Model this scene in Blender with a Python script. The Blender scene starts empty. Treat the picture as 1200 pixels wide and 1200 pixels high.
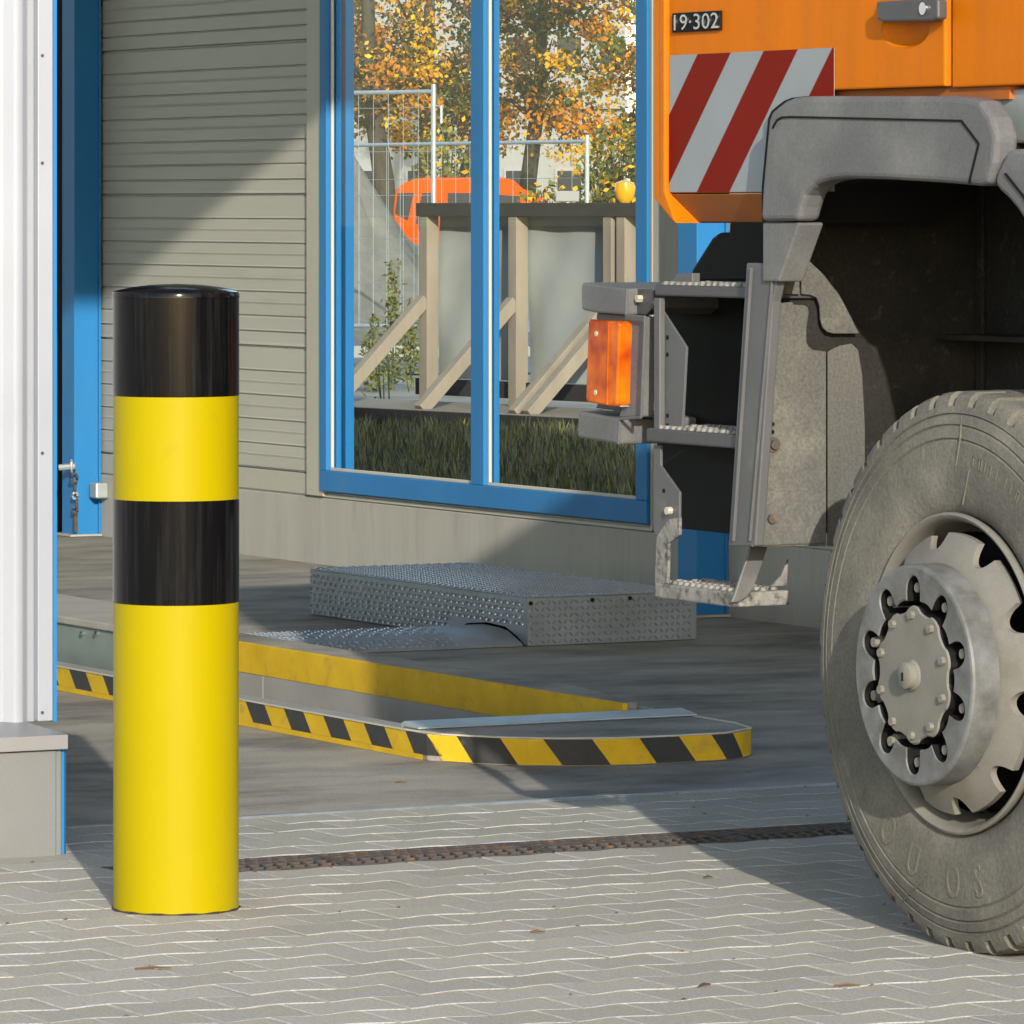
import bpy, bmesh, random
from math import *
from mathutils import Vector, Matrix
random.seed(7)
S = bpy.context.scene
COL = S.collection

# ------------------------------------------------------------------ camera, sky, sun, exposure
FPX, YAW, CAMZ, HOR = 6577.0, radians(28.0), 1.442, 240.0      # measured from the photograph (1200 px wide)
cd = bpy.data.cameras.new('camera'); cam = bpy.data.objects.new('camera', cd); COL.objects.link(cam)
cam.location = (0, 0, CAMZ); cam.rotation_euler = (radians(90), 0, -YAW)
cd.sensor_width = 36.0; cd.lens = 36.0*FPX/1200.0
cd.shift_y = -(600.0-HOR)/1200.0
cd.clip_start = 0.5; cd.clip_end = 2000
S.camera = cam
SUN_EL, SX, SY = radians(18.7), 0.3216, 0.9468                # light travels along (SX, SY)
w = bpy.data.worlds.new('World'); S.world = w; w.use_nodes = True
nt = w.node_tree; bg = nt.nodes['Background']
sky = nt.nodes.new('ShaderNodeTexSky'); sky.sky_type = 'NISHITA'; sky.sun_disc = False
sky.sun_elevation = SUN_EL; sky.sun_rotation = atan2(-SX, -SY)
sky.air_density = 1.0; sky.dust_density = 0.8; sky.ozone_density = 1.0
nt.links.new(sky.outputs[0], bg.inputs[0]); bg.inputs[1].default_value = 0.15
sl = bpy.data.lights.new('sun', 'SUN'); sl.energy = 2.4; sl.angle = radians(0.53); sl.color = (1.0, 0.935, 0.81)
so = bpy.data.objects.new('sun', sl); COL.objects.link(so); so.location = (-10, -30, 20)
so.rotation_euler = Vector((SX*cos(SUN_EL), SY*cos(SUN_EL), -sin(SUN_EL))).to_track_quat('-Z', 'Y').to_euler()
S.view_settings.view_transform = 'Standard'; S.view_settings.look = 'None'
S.view_settings.exposure = 1.35; S.view_settings.gamma = 1.0
S.render.engine = 'CYCLES'
S.cycles.max_bounces = 8; S.cycles.transparent_max_bounces = 12

# ------------------------------------------------------------------ survey helpers: photo pixel -> world point on a known plane
_c, _s = cos(YAW), sin(YAW)
def ray(px, py):
    r = (px-600)/FPX; u = (HOR-py)/FPX
    return (r*_c+_s, -r*_s+_c, u)
def onz(px, py, z=0.0):
    d = ray(px, py); D = (z-CAMZ)/d[2]; return (d[0]*D, d[1]*D)
def onx(px, py, X):
    d = ray(px, py); D = X/d[0]; return (d[1]*D, CAMZ+d[2]*D)          # (Y, Z)
def ony(px, py, Y):
    d = ray(px, py); D = Y/d[1]; return (d[0]*D, CAMZ+d[2]*D)          # (X, Z)
def ond(px, py, D):
    d = ray(px, py); return Vector((d[0]*D, d[1]*D, CAMZ+d[2]*D))

# ------------------------------------------------------------------ materials
def srgb(r, g, b):
    f = lambda v: (v/255/12.92 if v/255 <= .04045 else ((v/255+.055)/1.055)**2.4)
    return (f(r), f(g), f(b))
def mat(name, col, rough=.6, metal=0., var=.12, scale=6., bump=0., bscale=60., coat=0., spec=.5, col2=None, mixscale=3., mixlo=.5, mixhi=.7,
        stretch=None, island=0., fine=.0, fscale=200.):
    m = bpy.data.materials.new(name); m.use_nodes = True
    n = m.node_tree.nodes; L = m.node_tree.links; b = n['Principled BSDF']
    b.inputs['Roughness'].default_value = rough; b.inputs['Metallic'].default_value = metal
    b.inputs['Specular IOR Level'].default_value = spec
    if coat: b.inputs['Coat Weight'].default_value = coat; b.inputs['Coat Roughness'].default_value = .08
    tc = n.new('ShaderNodeTexCoord'); vec = tc.outputs['Object']
    if stretch:
        mp = n.new('ShaderNodeMapping'); mp.inputs['Scale'].default_value = stretch; L.new(vec, mp.inputs[0]); vec = mp.outputs[0]
    rgb = n.new('ShaderNodeRGB'); rgb.outputs[0].default_value = (*col, 1); out = rgb.outputs[0]
    if col2 is not None:
        t = n.new('ShaderNodeTexNoise'); t.inputs['Scale'].default_value = mixscale; t.inputs['Detail'].default_value = 6; t.inputs['Roughness'].default_value = .65
        L.new(vec, t.inputs['Vector'])
        r = n.new('ShaderNodeMapRange'); r.inputs[1].default_value = mixlo; r.inputs[2].default_value = mixhi; L.new(t.outputs[0], r.inputs[0])
        mx = n.new('ShaderNodeMix'); mx.data_type = 'RGBA'; L.new(r.outputs[0], mx.inputs[0]); L.new(out, mx.inputs[6]); mx.inputs[7].default_value = (*col2, 1); out = mx.outputs[2]
    def vmul(out, fac_socket, lo, hi):
        r = n.new('ShaderNodeMapRange'); r.inputs[1].default_value = 0; r.inputs[2].default_value = 1; r.inputs[3].default_value = lo; r.inputs[4].default_value = hi
        L.new(fac_socket, r.inputs[0])
        v = n.new('ShaderNodeVectorMath'); v.operation = 'SCALE'; L.new(out, v.inputs[0]); L.new(r.outputs[0], v.inputs['Scale']); return v.outputs[0]
    if var:
        t = n.new('ShaderNodeTexNoise'); t.inputs['Scale'].default_value = scale; t.inputs['Detail'].default_value = 5; L.new(vec, t.inputs['Vector'])
        out = vmul(out, t.outputs[0], 1-var*2, 1+var*2)
    if fine:
        t = n.new('ShaderNodeTexNoise'); t.inputs['Scale'].default_value = fscale; t.inputs['Detail'].default_value = 2; L.new(tc.outputs['Object'], t.inputs['Vector'])
        out = vmul(out, t.outputs[0], 1-fine*2, 1+fine*2)
    if island:
        g = n.new('ShaderNodeNewGeometry'); oi = n.new('ShaderNodeObjectInfo')
        a = n.new('ShaderNodeMath'); a.operation = 'ADD'; L.new(g.outputs['Random Per Island'], a.inputs[0]); L.new(oi.outputs['Random'], a.inputs[1])
        f = n.new('ShaderNodeMath'); f.operation = 'FRACT'; L.new(a.outputs[0], f.inputs[0])
        out = vmul(out, f.outputs[0], 1-island, 1+island)
    L.new(out, b.inputs['Base Color'])
    if bump:
        t = n.new('ShaderNodeTexNoise'); t.inputs['Scale'].default_value = bscale; t.inputs['Detail'].default_value = 4; L.new(vec, t.inputs['Vector'])
        bp = n.new('ShaderNodeBump'); bp.inputs['Strength'].default_value = bump; bp.inputs['Distance'].default_value = .004
        L.new(t.outputs[0], bp.inputs['Height']); L.new(bp.outputs[0], b.inputs['Normal'])
    return m
M = {}
M['paver'] = mat('paver', (.318, .303, .252), .9, var=.10, scale=3, bump=.6, bscale=150, island=.08, fine=.20, fscale=130, spec=.15, col2=(.272,.27,.26), mixscale=1.2, mixlo=.45, mixhi=.62)
M['joint'] = mat('joint_sand', (.30, .285, .24), .95, var=.12, scale=40, spec=.1)
M['farpave'] = mat('far_paving', (.31, .30, .27), .9, var=.1)
M['floor'] = mat('floor_concrete', (.285, .268, .228), .8, var=.16, scale=3, stretch=(.8, 1.3, 1), bump=.3, bscale=60, col2=(.125,.12,.108), mixscale=1.9, mixlo=.42, mixhi=.68, fine=.16, fscale=110, spec=.15)
M['yellow'] = mat('yellow_paint', (.285, .226, .0004), .4, var=.03, scale=4, spec=.10, col2=(.25,.195,.004), mixscale=5, mixlo=.62, mixhi=.8)
M['black'] = mat('black_film', (.0035, .0035, .004), .13, var=.2, scale=8, spec=.16, stretch=(14, 14, .5), col2=(.012,.012,.0125), mixscale=4, mixlo=.5, mixhi=.75)  # paler vertical streaks paint gloss reflections into the black
M['clad'] = mat('white_aluminium', (.270, .285, .320), .35, var=.03, spec=.35)
M['ledge'] = mat('grey_sheet', (.20, .20, .20), .4, var=.05)
M['plinth'] = mat('grey_plinth', (.155, .158, .155), .85, var=.06, scale=5, bump=.2, bscale=80, fine=.04, spec=.2)
M['concrete'] = mat('concrete_wall', (.335, .325, .29), .88, var=.10, scale=2.5, bump=.2, bscale=40, stretch=(1,2.5,.35), fine=.05, col2=(.265,.255,.22), mixscale=5, mixlo=.52, mixhi=.75, spec=.2)
M['blue'] = mat('blue_paint', (.022, .155, .37), .45, var=.06, scale=3, spec=.10, col2=(.042,.160,.33), mixscale=2.5, mixlo=.55, mixhi=.8, stretch=(2,2,.5))
M['beige'] = mat('beige_panel', (.365, .350, .297), .5, var=.06, scale=2, stretch=(1,.5,3), spec=.3, col2=(.31,.297,.25), mixscale=1.5, mixlo=.55, mixhi=.8)
M['trim']    = mat('beige_trim', (.35, .33, .265), .5, var=.04)
M['gasket']  = mat('pale_gasket', (.42, .40, .33), .6, var=.03)
M['dark']    = mat('dark_gap', (.02, .016, .014), .8, var=.1)
M['roofin']  = mat('roof_sheet', (.5, .5, .48), .6, var=.05)
M['rust'] = mat('rusty_iron', (.055, .047, .040), .75, var=.25, scale=40, bump=.4, bscale=200, col2=(.17,.072,.02), mixscale=26, mixlo=.56, mixhi=.68)
M['steel']   = mat('steel_edge', (.22, .25, .28), .4, metal=.6, var=.15, scale=20)
M['checker'] = mat('checker_plate', (.22, .25, .27), .5, metal=.15, var=.12, scale=6, col2=(.17,.19,.2), mixscale=4, mixlo=.45, mixhi=.7)
M['lozenge'] = mat('checker_lozenge', (.38, .42, .46), .24, metal=.55, var=.1, scale=20)  # lighter than the plate: sky reflection on the lozenges put into the colour
M['kyellow'] = mat('kerb_yellow', (.52, .335, .014), .75, var=.14, scale=9, col2=(.32,.22,.05), mixscale=14, mixlo=.56, mixhi=.76, fine=.05, spec=.2)
M['kblack']  = mat('kerb_black', (.022, .021, .021), .7, var=.25, scale=20, col2=(.09,.085,.07), mixscale=18, mixlo=.62, mixhi=.8)
M['galv']    = mat('galvanised', (.36, .40, .40), .45, metal=.5, var=.12, scale=14)
M['graygreen']=mat('grey_green_steel', (.17, .20, .18), .55, var=.12, scale=8, col2=(.3,.33,.3), mixscale=40, mixlo=.68, mixhi=.75)
M['trough']  = mat('trough_concrete', (.25, .245, .23), .8, var=.14, scale=5, bump=.2)
M['orange'] = mat('orange_paint', (.47, .122, .0008), .48, var=.06, scale=2.0, spec=.08, stretch=(1,5,.6), col2=(.39,.112,.008), mixscale=2.2, mixlo=.42, mixhi=.72, fine=.03, fscale=60)
M['sill'] = mat('shaded_orange', (.32, .085, .010), .7, var=.15, scale=6, col2=(.20,.09,.04), mixscale=4, mixlo=.35, mixhi=.7, spec=.2)  # darker cab orange: shade on the sills and groove put into the colour
M['reflw'] = mat('sheet_white', (.20, .225, .235), .5, var=.05, scale=5, spec=.2)
M['reflr'] = mat('sheet_red', (.135, .007, .0025), .5, var=.06, scale=5, spec=.06)
M['plastic'] = mat('grey_plastic', (.100, .101, .103), .6, var=.14, scale=4, bump=.15, bscale=160, col2=(.130,.130,.126), mixscale=4, mixlo=.46, mixhi=.72, fine=.12, fscale=160, spec=.3)
M['plastic2']= mat('dark_plastic', (.05, .05, .053), .5, var=.12, scale=5, bump=.1, bscale=200)
M['blackp'] = mat('black_plastic', (.006, .006, .006), .65, var=.2, scale=8, spec=.15)
M['greysheet'] = mat('painted_sheet', (.078, .080, .082), .5, var=.1, scale=5, fine=.05, col2=(.12,.117,.108), mixscale=8, mixlo=.58, mixhi=.75, spec=.4)
M['dirty'] = mat('dirty_sheet', (.092, .092, .084), .85, var=.18, scale=6, bump=.4, bscale=90, col2=(.135,.132,.112), mixscale=9, mixlo=.5, mixhi=.7, fine=.24, fscale=170, spec=.2)
M['rustsheet'] = mat('rust_streaked_sheet', (.092, .092, .084), .85, var=.18, scale=6, bump=.4, bscale=90, col2=(.18,.085,.035), mixscale=6, mixlo=.56, mixhi=.68, stretch=(1.5,1,.45), fine=.24, fscale=170, spec=.2)
M['mud'] = mat('muddy_steel', (.19, .185, .17), .85, var=.3, scale=25, bump=.8, bscale=80, col2=(.06,.06,.055), mixscale=30, mixlo=.5, mixhi=.65, spec=.2)
M['rubber'] = mat('dusty_rubber', (.092, .089, .076), .85, var=.2, scale=5, bump=.35, bscale=90, col2=(.150,.143,.118), mixscale=3.2, mixlo=.42, mixhi=.68, fine=.18, fscale=150, spec=.15)
M['rubber2'] = mat('sidewall_lettering', (.112, .107, .088), .85, var=.12, scale=8, spec=.15)
M['rim'] = mat('rim_paint', (.145, .140, .122), .6, var=.12, scale=10, col2=(.115,.10,.078), mixscale=8, mixlo=.5, mixhi=.75, fine=.06, spec=.25)
M['hub'] = mat('hub_ring', (.115, .120, .120), .55, metal=.08, var=.25, scale=24, col2=(.08,.079,.072), mixscale=14, mixlo=.45, mixhi=.65, spec=.45, fine=.08)
M['hubplate'] = mat('hub_plate', (.145, .140, .122), .75, var=.1, scale=12, fine=.06, spec=.2)
M['nut'] = mat('wheel_nut', (.15, .142, .118), .6, metal=.1, var=.15, scale=60)
M['chrome']  = mat('chrome', (.75, .75, .75), .18, metal=1, var=.02)
M['bolt']    = mat('zinc_bolt', (.5, .46, .36), .45, metal=.4, var=.1, scale=50)
M['wood'] = mat('grey_timber', (.25, .215, .165), .85, var=.16, scale=9, stretch=(1,1,.2), spec=.1)
M['woodd'] = mat('dark_timber', (.036, .033, .03), .9, var=.2, scale=6, spec=.1)
M['tarp'] = mat('pale_tarpaulin', (.30, .315, .295), .6, var=.12, scale=3, bump=.3, bscale=10, spec=.2)
M['gravel'] = mat('gravel', (.150, .150, .128), .95, var=.2, scale=12, bump=1., bscale=40, col2=(.115,.112,.10), mixscale=3, mixlo=.4, mixhi=.7, spec=.1)
M['soil'] = mat('yard_ground', (.24, .22, .17), .95, var=.2, scale=1.2, col2=(.33,.31,.27), mixscale=1, mixlo=.5, mixhi=.65, spec=.1)
M['bark'] = mat('bark', (.055, .048, .036), .9, var=.25, scale=10, stretch=(1,1,.3), spec=.1)
M['render'] = mat('white_render', (.25, .25, .235), .85, var=.06, scale=.6, spec=.1)
M['winglass'] = mat('window_dark', (.018, .022, .028), .25, var=.1, spec=.2)
M['vanorange'] = mat('van_paint', (.44, .062, .0005), .5, var=.03, spec=.03)
M['mirrorblue']=mat('blue_shell', (.02, .12, .5), .4, var=.03)
def leafmat(name, col):
    m = mat(name, col, .7, var=.25, scale=3, island=.35, spec=.2)
    b = m.node_tree.nodes['Principled BSDF']; b.inputs['Transmission Weight'].default_value = 0
    return m
M['leaf_o'] = leafmat('leaf_orange', (.36, .13, .006)); M['leaf_y'] = leafmat('leaf_yellow', (.44, .24, .008))
M['leaf_g'] = leafmat('leaf_green', (.062, .072, .014)); M['leaf_b'] = leafmat('leaf_brown', (.09, .055, .025))
M['grass']  = leafmat('grass_blade', (.105, .105, .058)); M['weed'] = leafmat('weed_leaf', (.12, .125, .03))
def glassmat():
    m = bpy.data.materials.new('window_glass'); m.use_nodes = True; n = m.node_tree.nodes; L = m.node_tree.links
    n.remove(n['Principled BSDF'])
    t = n.new('ShaderNodeBsdfTransparent'); t.inputs[0].default_value = (.93, .95, .94, 1)
    g = n.new('ShaderNodeBsdfGlossy'); g.inputs['Roughness'].default_value = .01; g.inputs[0].default_value = (.9, .95, 1, 1)
    lw = n.new('ShaderNodeLayerWeight'); lw.inputs[0].default_value = .5
    pw = n.new('ShaderNodeMath'); pw.operation = 'POWER'; pw.inputs[1].default_value = 5; L.new(lw.outputs['Facing'], pw.inputs[0])
    fr = n.new('ShaderNodeMapRange'); fr.inputs[3].default_value = .010; fr.inputs[4].default_value = .2; L.new(pw.outputs[0], fr.inputs[0])
    mx = n.new('ShaderNodeMixShader'); L.new(fr.outputs[0], mx.inputs[0]); L.new(t.outputs[0], mx.inputs[1]); L.new(g.outputs[0], mx.inputs[2])
    L.new(mx.outputs[0], n['Material Output'].inputs[0]); return m
M['glass'] = glassmat()
def ambermat():
    m = bpy.data.materials.new('amber_lens'); m.use_nodes = True; n = m.node_tree.nodes; L = m.node_tree.links; b = n['Principled BSDF']
    tc = n.new('ShaderNodeTexCoord'); wv = n.new('ShaderNodeTexNoise'); wv.inputs['Scale'].default_value = 14; L.new(tc.outputs['Object'], wv.inputs[0])
    r = n.new('ShaderNodeValToRGB'); r.color_ramp.elements[0].position = .35; r.color_ramp.elements[0].color = (.27, .03, .0, 1)
    r.color_ramp.elements[1].position = .68; r.color_ramp.elements[1].color = (.60, .125, .001, 1); L.new(wv.outputs[0], r.inputs[0]); L.new(r.outputs[0], b.inputs['Base Color'])
    b.inputs['Roughness'].default_value = .12; b.inputs['Coat Weight'].default_value = .25; b.inputs['Subsurface Weight'].default_value = .0
    b.inputs['Subsurface Radius'].default_value = (.03, .01, .002)
    return m
M['amber'] = ambermat()
M['liner'] = mat('dusty_liner', (.016, .0155, .014), .8, var=.3, scale=8, bump=.4, bscale=80, col2=(.035,.034,.03), mixscale=30, mixlo=.58, mixhi=.72, fine=.25, fscale=120, spec=.2)
M['lampyellow'] = mat('yellow_lens', (.62, .30, .004), .2, var=.1, spec=.4)

# ------------------------------------------------------------------ mesh builder
def origin(o):
    v = Vector((0, 0, 0))
    while o is not None: v += o.location; o = o.parent
    return v
class MB:
    def __init__(s): s.v = []; s.f = []; s.m = []
    def add(s, vs, fs, mi=0):
        o = len(s.v); s.v += [tuple(p) for p in vs]; s.f += [tuple(i+o for i in f) for f in fs]; s.m += [mi]*len(fs); return s
    def box(s, x0, x1, y0, y1, z0, z1, mi=0):
        x0, x1 = min(x0,x1), max(x0,x1); y0, y1 = min(y0,y1), max(y0,y1); z0, z1 = min(z0,z1), max(z0,z1)
        return s.add([(x0,y0,z0),(x1,y0,z0),(x1,y1,z0),(x0,y1,z0),(x0,y0,z1),(x1,y0,z1),(x1,y1,z1),(x0,y1,z1)],
                     [(3,2,1,0),(4,5,6,7),(0,1,5,4),(1,2,6,5),(2,3,7,6),(3,0,4,7)], mi)
    def prism(s, poly, axis, a0, a1, mi=0):
        n = len(poly)
        P = {'X': lambda p, a: (a, p[0], p[1]), 'Y': lambda p, a: (p[0], a, p[1]), 'Z': lambda p, a: (p[0], p[1], a)}[axis]
        vs = [P(p, a0) for p in poly]+[P(p, a1) for p in poly]
        fs = [tuple(range(n))[::-1], tuple(range(n, 2*n))]+[(i, (i+1) % n, n+(i+1) % n, n+i) for i in range(n)]
        return s.add(vs, fs, mi)
    def beam(s, p, q, wd, ht, up=(0,0,1), mi=0):
        p, q = Vector(p), Vector(q); d = (q-p).normalized(); sd = d.cross(Vector(up))
        if sd.length < 1e-4: sd = d.cross(Vector((1,0,0)))
        sd.normalize(); u = sd.cross(d); vs = []
        for e in (p, q):
            for a, b in ((-1,-1),(1,-1),(1,1),(-1,1)): vs.append(e+sd*a*wd/2+u*b*ht/2)
        return s.add(vs, [(3,2,1,0),(4,5,6,7),(0,1,5,4),(1,2,6,5),(2,3,7,6),(3,0,4,7)], mi)
    def tube(s, pts, rad, n=8, mi=0, cap=True):
        pts = [Vector(p) for p in pts]; rs = rad if isinstance(rad, (list, tuple)) else [rad]*len(pts); rings = []; vs = []
        for i, p in enumerate(pts):
            d = (pts[min(i+1, len(pts)-1)]-pts[max(i-1, 0)]).normalized()
            a = d.cross(Vector((0,0,1)) if abs(d.z) < .9 else Vector((1,0,0))).normalized(); b = d.cross(a)
            for k in range(n): t = 2*pi*k/n; vs.append(p+(a*cos(t)+b*sin(t))*rs[i])
        fs = [(i*n+k, i*n+(k+1) % n, (i+1)*n+(k+1) % n, (i+1)*n+k) for i in range(len(pts)-1) for k in range(n)]
        if cap: fs += [tuple(range(n))[::-1], tuple(range((len(pts)-1)*n, len(pts)*n))]
        return s.add(vs, fs, mi)
    def lathe(s, prof, ctr, axis='Z', n=48, mi=0, rfun=None):
        # prof: list of (r, a) ; a runs along the axis
        vs = []; C = Vector(ctr)
        for k in range(n):
            t = 2*pi*k/n
            for j, (r, a) in enumerate(prof):
                if rfun: r = rfun(r, a, j, k)
                if axis == 'Z': vs.append(C+Vector((r*cos(t), r*sin(t), a)))
                else: vs.append(C+Vector((a, r*cos(t), r*sin(t))))
        m = len(prof)
        fs = [(k*m+j, ((k+1) % n)*m+j, ((k+1) % n)*m+j+1, k*m+j+1) for k in range(n) for j in range(m-1)]
        return s.add(vs, fs, mi)
    def build(s, name, mats, parent=None, bevel=0., smooth=False, seg=2, loc=None, angle=35, link=True):
        me = bpy.data.meshes.new(name)
        off = origin(parent) if parent is not None else Vector((0,0,0))
        if loc is not None: off = Vector(loc)
        me.from_pydata([Vector(p)-off for p in s.v], [], s.f)
        for m in (mats if isinstance(mats, (list, tuple)) else [mats]): me.materials.append(m)
        me.polygons.foreach_set('material_index', s.m)
        bm = bmesh.new(); bm.from_mesh(me); bmesh.ops.recalc_face_normals(bm, faces=bm.faces); bm.to_mesh(me); bm.free()
        if smooth:
            me.polygons.foreach_set('use_smooth', [True]*len(me.polygons)); me.set_sharp_from_angle(angle=radians(angle))
        me.update()
        o = bpy.data.objects.new(name, me)
        if parent is not None: o.parent = parent
        elif loc is not None: o.location = loc
        if link: COL.objects.link(o)
        if bevel:
            b = o.modifiers.new('bevel', 'BEVEL'); b.width = bevel; b.segments = seg; b.limit_method = 'ANGLE'; b.angle_limit = radians(30)
        return o
def tag(o, label, cat, group=None, kind=None):
    if label: o['label'] = label
    if cat: o['category'] = cat
    if group: o['group'] = group
    if kind: o['kind'] = kind
    return o
def thing(name, loc, label, cat, group=None):
    o = bpy.data.objects.new(name, None); COL.objects.link(o); o.location = loc; o.empty_display_size = .1
    return tag(o, label, cat, group)
def struct(o): o['kind'] = 'structure'; return o
def clip(poly, a, b, c):            # keep a*x+b*y<=c
    out = []
    for i in range(len(poly)):
        p, q = poly[i], poly[(i+1) % len(poly)]; dp = a*p[0]+b*p[1]-c; dq = a*q[0]+b*q[1]-c
        if dp <= 0: out.append(p)
        if dp*dq < 0: t = dp/(dp-dq); out.append((p[0]+t*(q[0]-p[0]), p[1]+t*(q[1]-p[1])))
    return out
def text_mesh(body, size, depth):
    cu = bpy.data.curves.new('lettering', 'FONT'); cu.body = body; cu.size = size; cu.extrude = depth; cu.resolution_u = 3
    cu.align_x = 'CENTER'; cu.align_y = 'CENTER'
    o = bpy.data.objects.new('lettering', cu); COL.objects.link(o)
    dg = bpy.context.evaluated_depsgraph_get(); dg.update()
    me = bpy.data.meshes.new_from_object(o.evaluated_get(dg)); bpy.data.objects.remove(o); return me

# ================================================================== GROUND, FLOOR, PAVING
g = MB(); g.box(-300, 300, -300, 400, -.9, -.26); struct(g.build('ground', M['soil']))
# mortar/sand bed that shows in the paver joints (two sheets leave the drain channel open)
DX0 = 4.95; DY0, DY1 = 10.985, 11.222; FE = 11.935
bed = MB(); ZB = -.0023
bed.box(-30, 30, -30, DY0, -.25, ZB); bed.box(-30, 30, DY1, FE, -.25, ZB); bed.box(-30, DX0, DY0, DY1, -.25, ZB)
paving = struct(bed.build('paving', M['joint']))
PL, PW, PA, GAP = .184, .1425, .0105, .0050
def paver_poly(n=8):
    up = []; lo = []; h = PL/2-GAP/2
    for i in range(n+1):
        x = -h+2*h*i/n; wv = PA*cos(2*pi*x/PL)
        up.append((x, PW/2-GAP/2-wv)); lo.append((x, -PW/2+GAP/2+wv))
    return lo+up[::-1]
PP = paver_poly()
def paver_geo(mb, cx, cy, dz=0., tx=0., ty=0.):
    n = len(PP); top = []; mid = []
    for x, y in PP:
        sc = .955; zz = dz+tx*x+ty*y
        top.append((cx+x*sc, cy+y*sc, zz)); mid.append((cx+x, cy+y, zz-.0024))
    mb.add(top+mid, [tuple(range(n))]+[(i, n+i, n+(i+1) % n, (i+1) % n) for i in range(n)])
pm = MB(); paver_geo(pm, 0, 0); pav0 = pm.build('paver', M['paver'], link=False); pmesh = pav0.data
spots = []
rows = [(DY0-PW/2-.002-PW*k) for k in range(0, 45)]+[(FE-PW/2-PW*k) for k in range(5)]
def in_view(x, y, z=0):
    D = x*_s+y*_c; R = x*_c-y*_s; px = 600+FPX*R/D; py = HOR-FPX*(z-CAMZ)/D
    return -40 < px < 1240 and 200 < py < 1230, px, py
for yi, y in enumerate(rows):
    base = 5.118 + (PL/2 if (yi % 2) else 0)
    for k in range(-18, 30):
        x = base+k*PL
        if y > 11.22 and x < 4.99 and y > 11.4: continue
        if y > 11.23 and y-PW*.45 < DY1-.01: continue
        spots.append((x, y))
for x in [4.86-PL*k for k in range(10)]: spots.append((x, 11.105))      # the row beside the drain's end
inv = sorted([p for p in spots if in_view(*p)[0]], key=lambda p: -in_view(*p)[2])
near = set(inv[:300]); rest = MB()
for p in spots:
    dz = random.uniform(-.0012, .0008); 
    if p in near:
        o = bpy.data.objects.new('paver', pmesh); COL.objects.link(o); o.parent = paving
        o.location = (p[0], p[1], dz); o.rotation_euler = (random.uniform(-.004,.004), random.uniform(-.004,.004), random.uniform(-.006,.006))
    else: paver_geo(rest, p[0], p[1], dz)
r_ = rest.build('paver_field', M['paver'], paving); r_['kind'] = 'stuff'
# litter in the joints
lt = MB()
for k in range(150):
    y = random.choice(rows); x = random.uniform(4.0, 7.2); yy = y+random.choice((-1,1))*(PW/2-PA*.3); a = random.uniform(-.5,.5); s = random.uniform(.003,.0075)
    d = Vector((cos(a), sin(a), 0))*s; e = Vector((-sin(a), cos(a), 0))*s*.45; c = Vector((x, yy, .001))
    lt.add([c-d, c+e, c+d, c-e, c+Vector((0,0,.003))], [(0,3,4),(3,2,4),(2,1,4),(1,0,4)])
for px, py, ln, an in ((175*1.143*.9, 1137, .07, .05), (630, 1094, .03, -.2), (993, 1157, .05, .1), (826, 1157, .035, .8), (470, 918, .03, .1), (830, 1030, .02, 0)):
    x, y = onz(px, py); p = Vector((x, y, .004)); d = Vector((cos(an-YAW*.9), sin(an-YAW*.9), 0))*ln/2
    lt.tube([p-d, p+Vector((0,.004,.002)), p+d], [.0016,.0028,.001], 5)
tag(lt.build('leaf_litter', M['leaf_b']), 'tiny brown leaf bits and twigs scattered in the paving joints', 'litter', kind='stuff')

# ------------------------------------------------------------------ drain channel with cast grates
dr = thing('drain_channel', (6, 11.1, 0), 'rusty cast iron slot drain running across the pale paving', 'drain')
d = MB(); d.box(DX0, 12, DY0, DY1, -.16, -.12); d.box(DX0-.02, DX0, DY0, DY1, -.12, -.006); d.build('channel', M['dark'], dr)
d = MB(); d.box(DX0, 12, DY0, DY0+.012, -.12, -.001); d.box(DX0, 12, DY1-.012, DY1, -.12, -.001); d.build('frame', M['rust'], dr, .002)
gr = MB(); gl = .498; y0, y1 = DY0+.016, DY1-.016; ym = (y0+y1)/2
for ya in (y0, y0+.047, ym-.004, ym+.047, y1-.008): gr.box(0, gl, ya, ya+.008, -.026, -.001)
gr.box(0, .012, y0, y1, -.028, 0); gr.box(gl-.012, gl, y0, y1, -.028, 0)
nb = 15
for k in range(nb):
    x = .018+k*(gl-.036)/(nb-1)
    for ya, yb, s in ((y0+.01, ym-.006, 1), (ym+.006, y1-.01, -1)):
        gr.beam((x-.012*s, ya, -.012), (x+.012*s, yb, -.012), .0065, .024)
g0 = gr.build('grate', M['rust'], None, link=False).data
for k in range(14):
    o = bpy.data.objects.new('grate', g0); COL.objects.link(o); o.parent = dr
    o.location = Vector((DX0+.002+k*.502, random.uniform(-.002,.002), random.uniform(-.003, .001)))-dr.location

# ------------------------------------------------------------------ hall floor and its steel edge
f = MB(); f.box(4.0, 6.70, FE+.014, 60, -.25, 0); f.box(7.335, 9.95, FE+.014, 60, -.25, 0); f.box(6.70, 7.335, FE+.014, 13.095, -.25, 0); f.box(6.70, 7.335, 13.095, 60, -.25, -.12); f.box(-30, 4.0, 12.4, 60, -.25, -.0); struct(f.build('floor', M['floor']))
f = MB(); f.box(4.98, 9.9, FE+.0005, FE+.0135, -.2, .006); tag(f.build('threshold_strip', M['steel'], None, .002), 'thin blue grey steel strip between the pavers and the hall floor', 'threshold')

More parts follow.
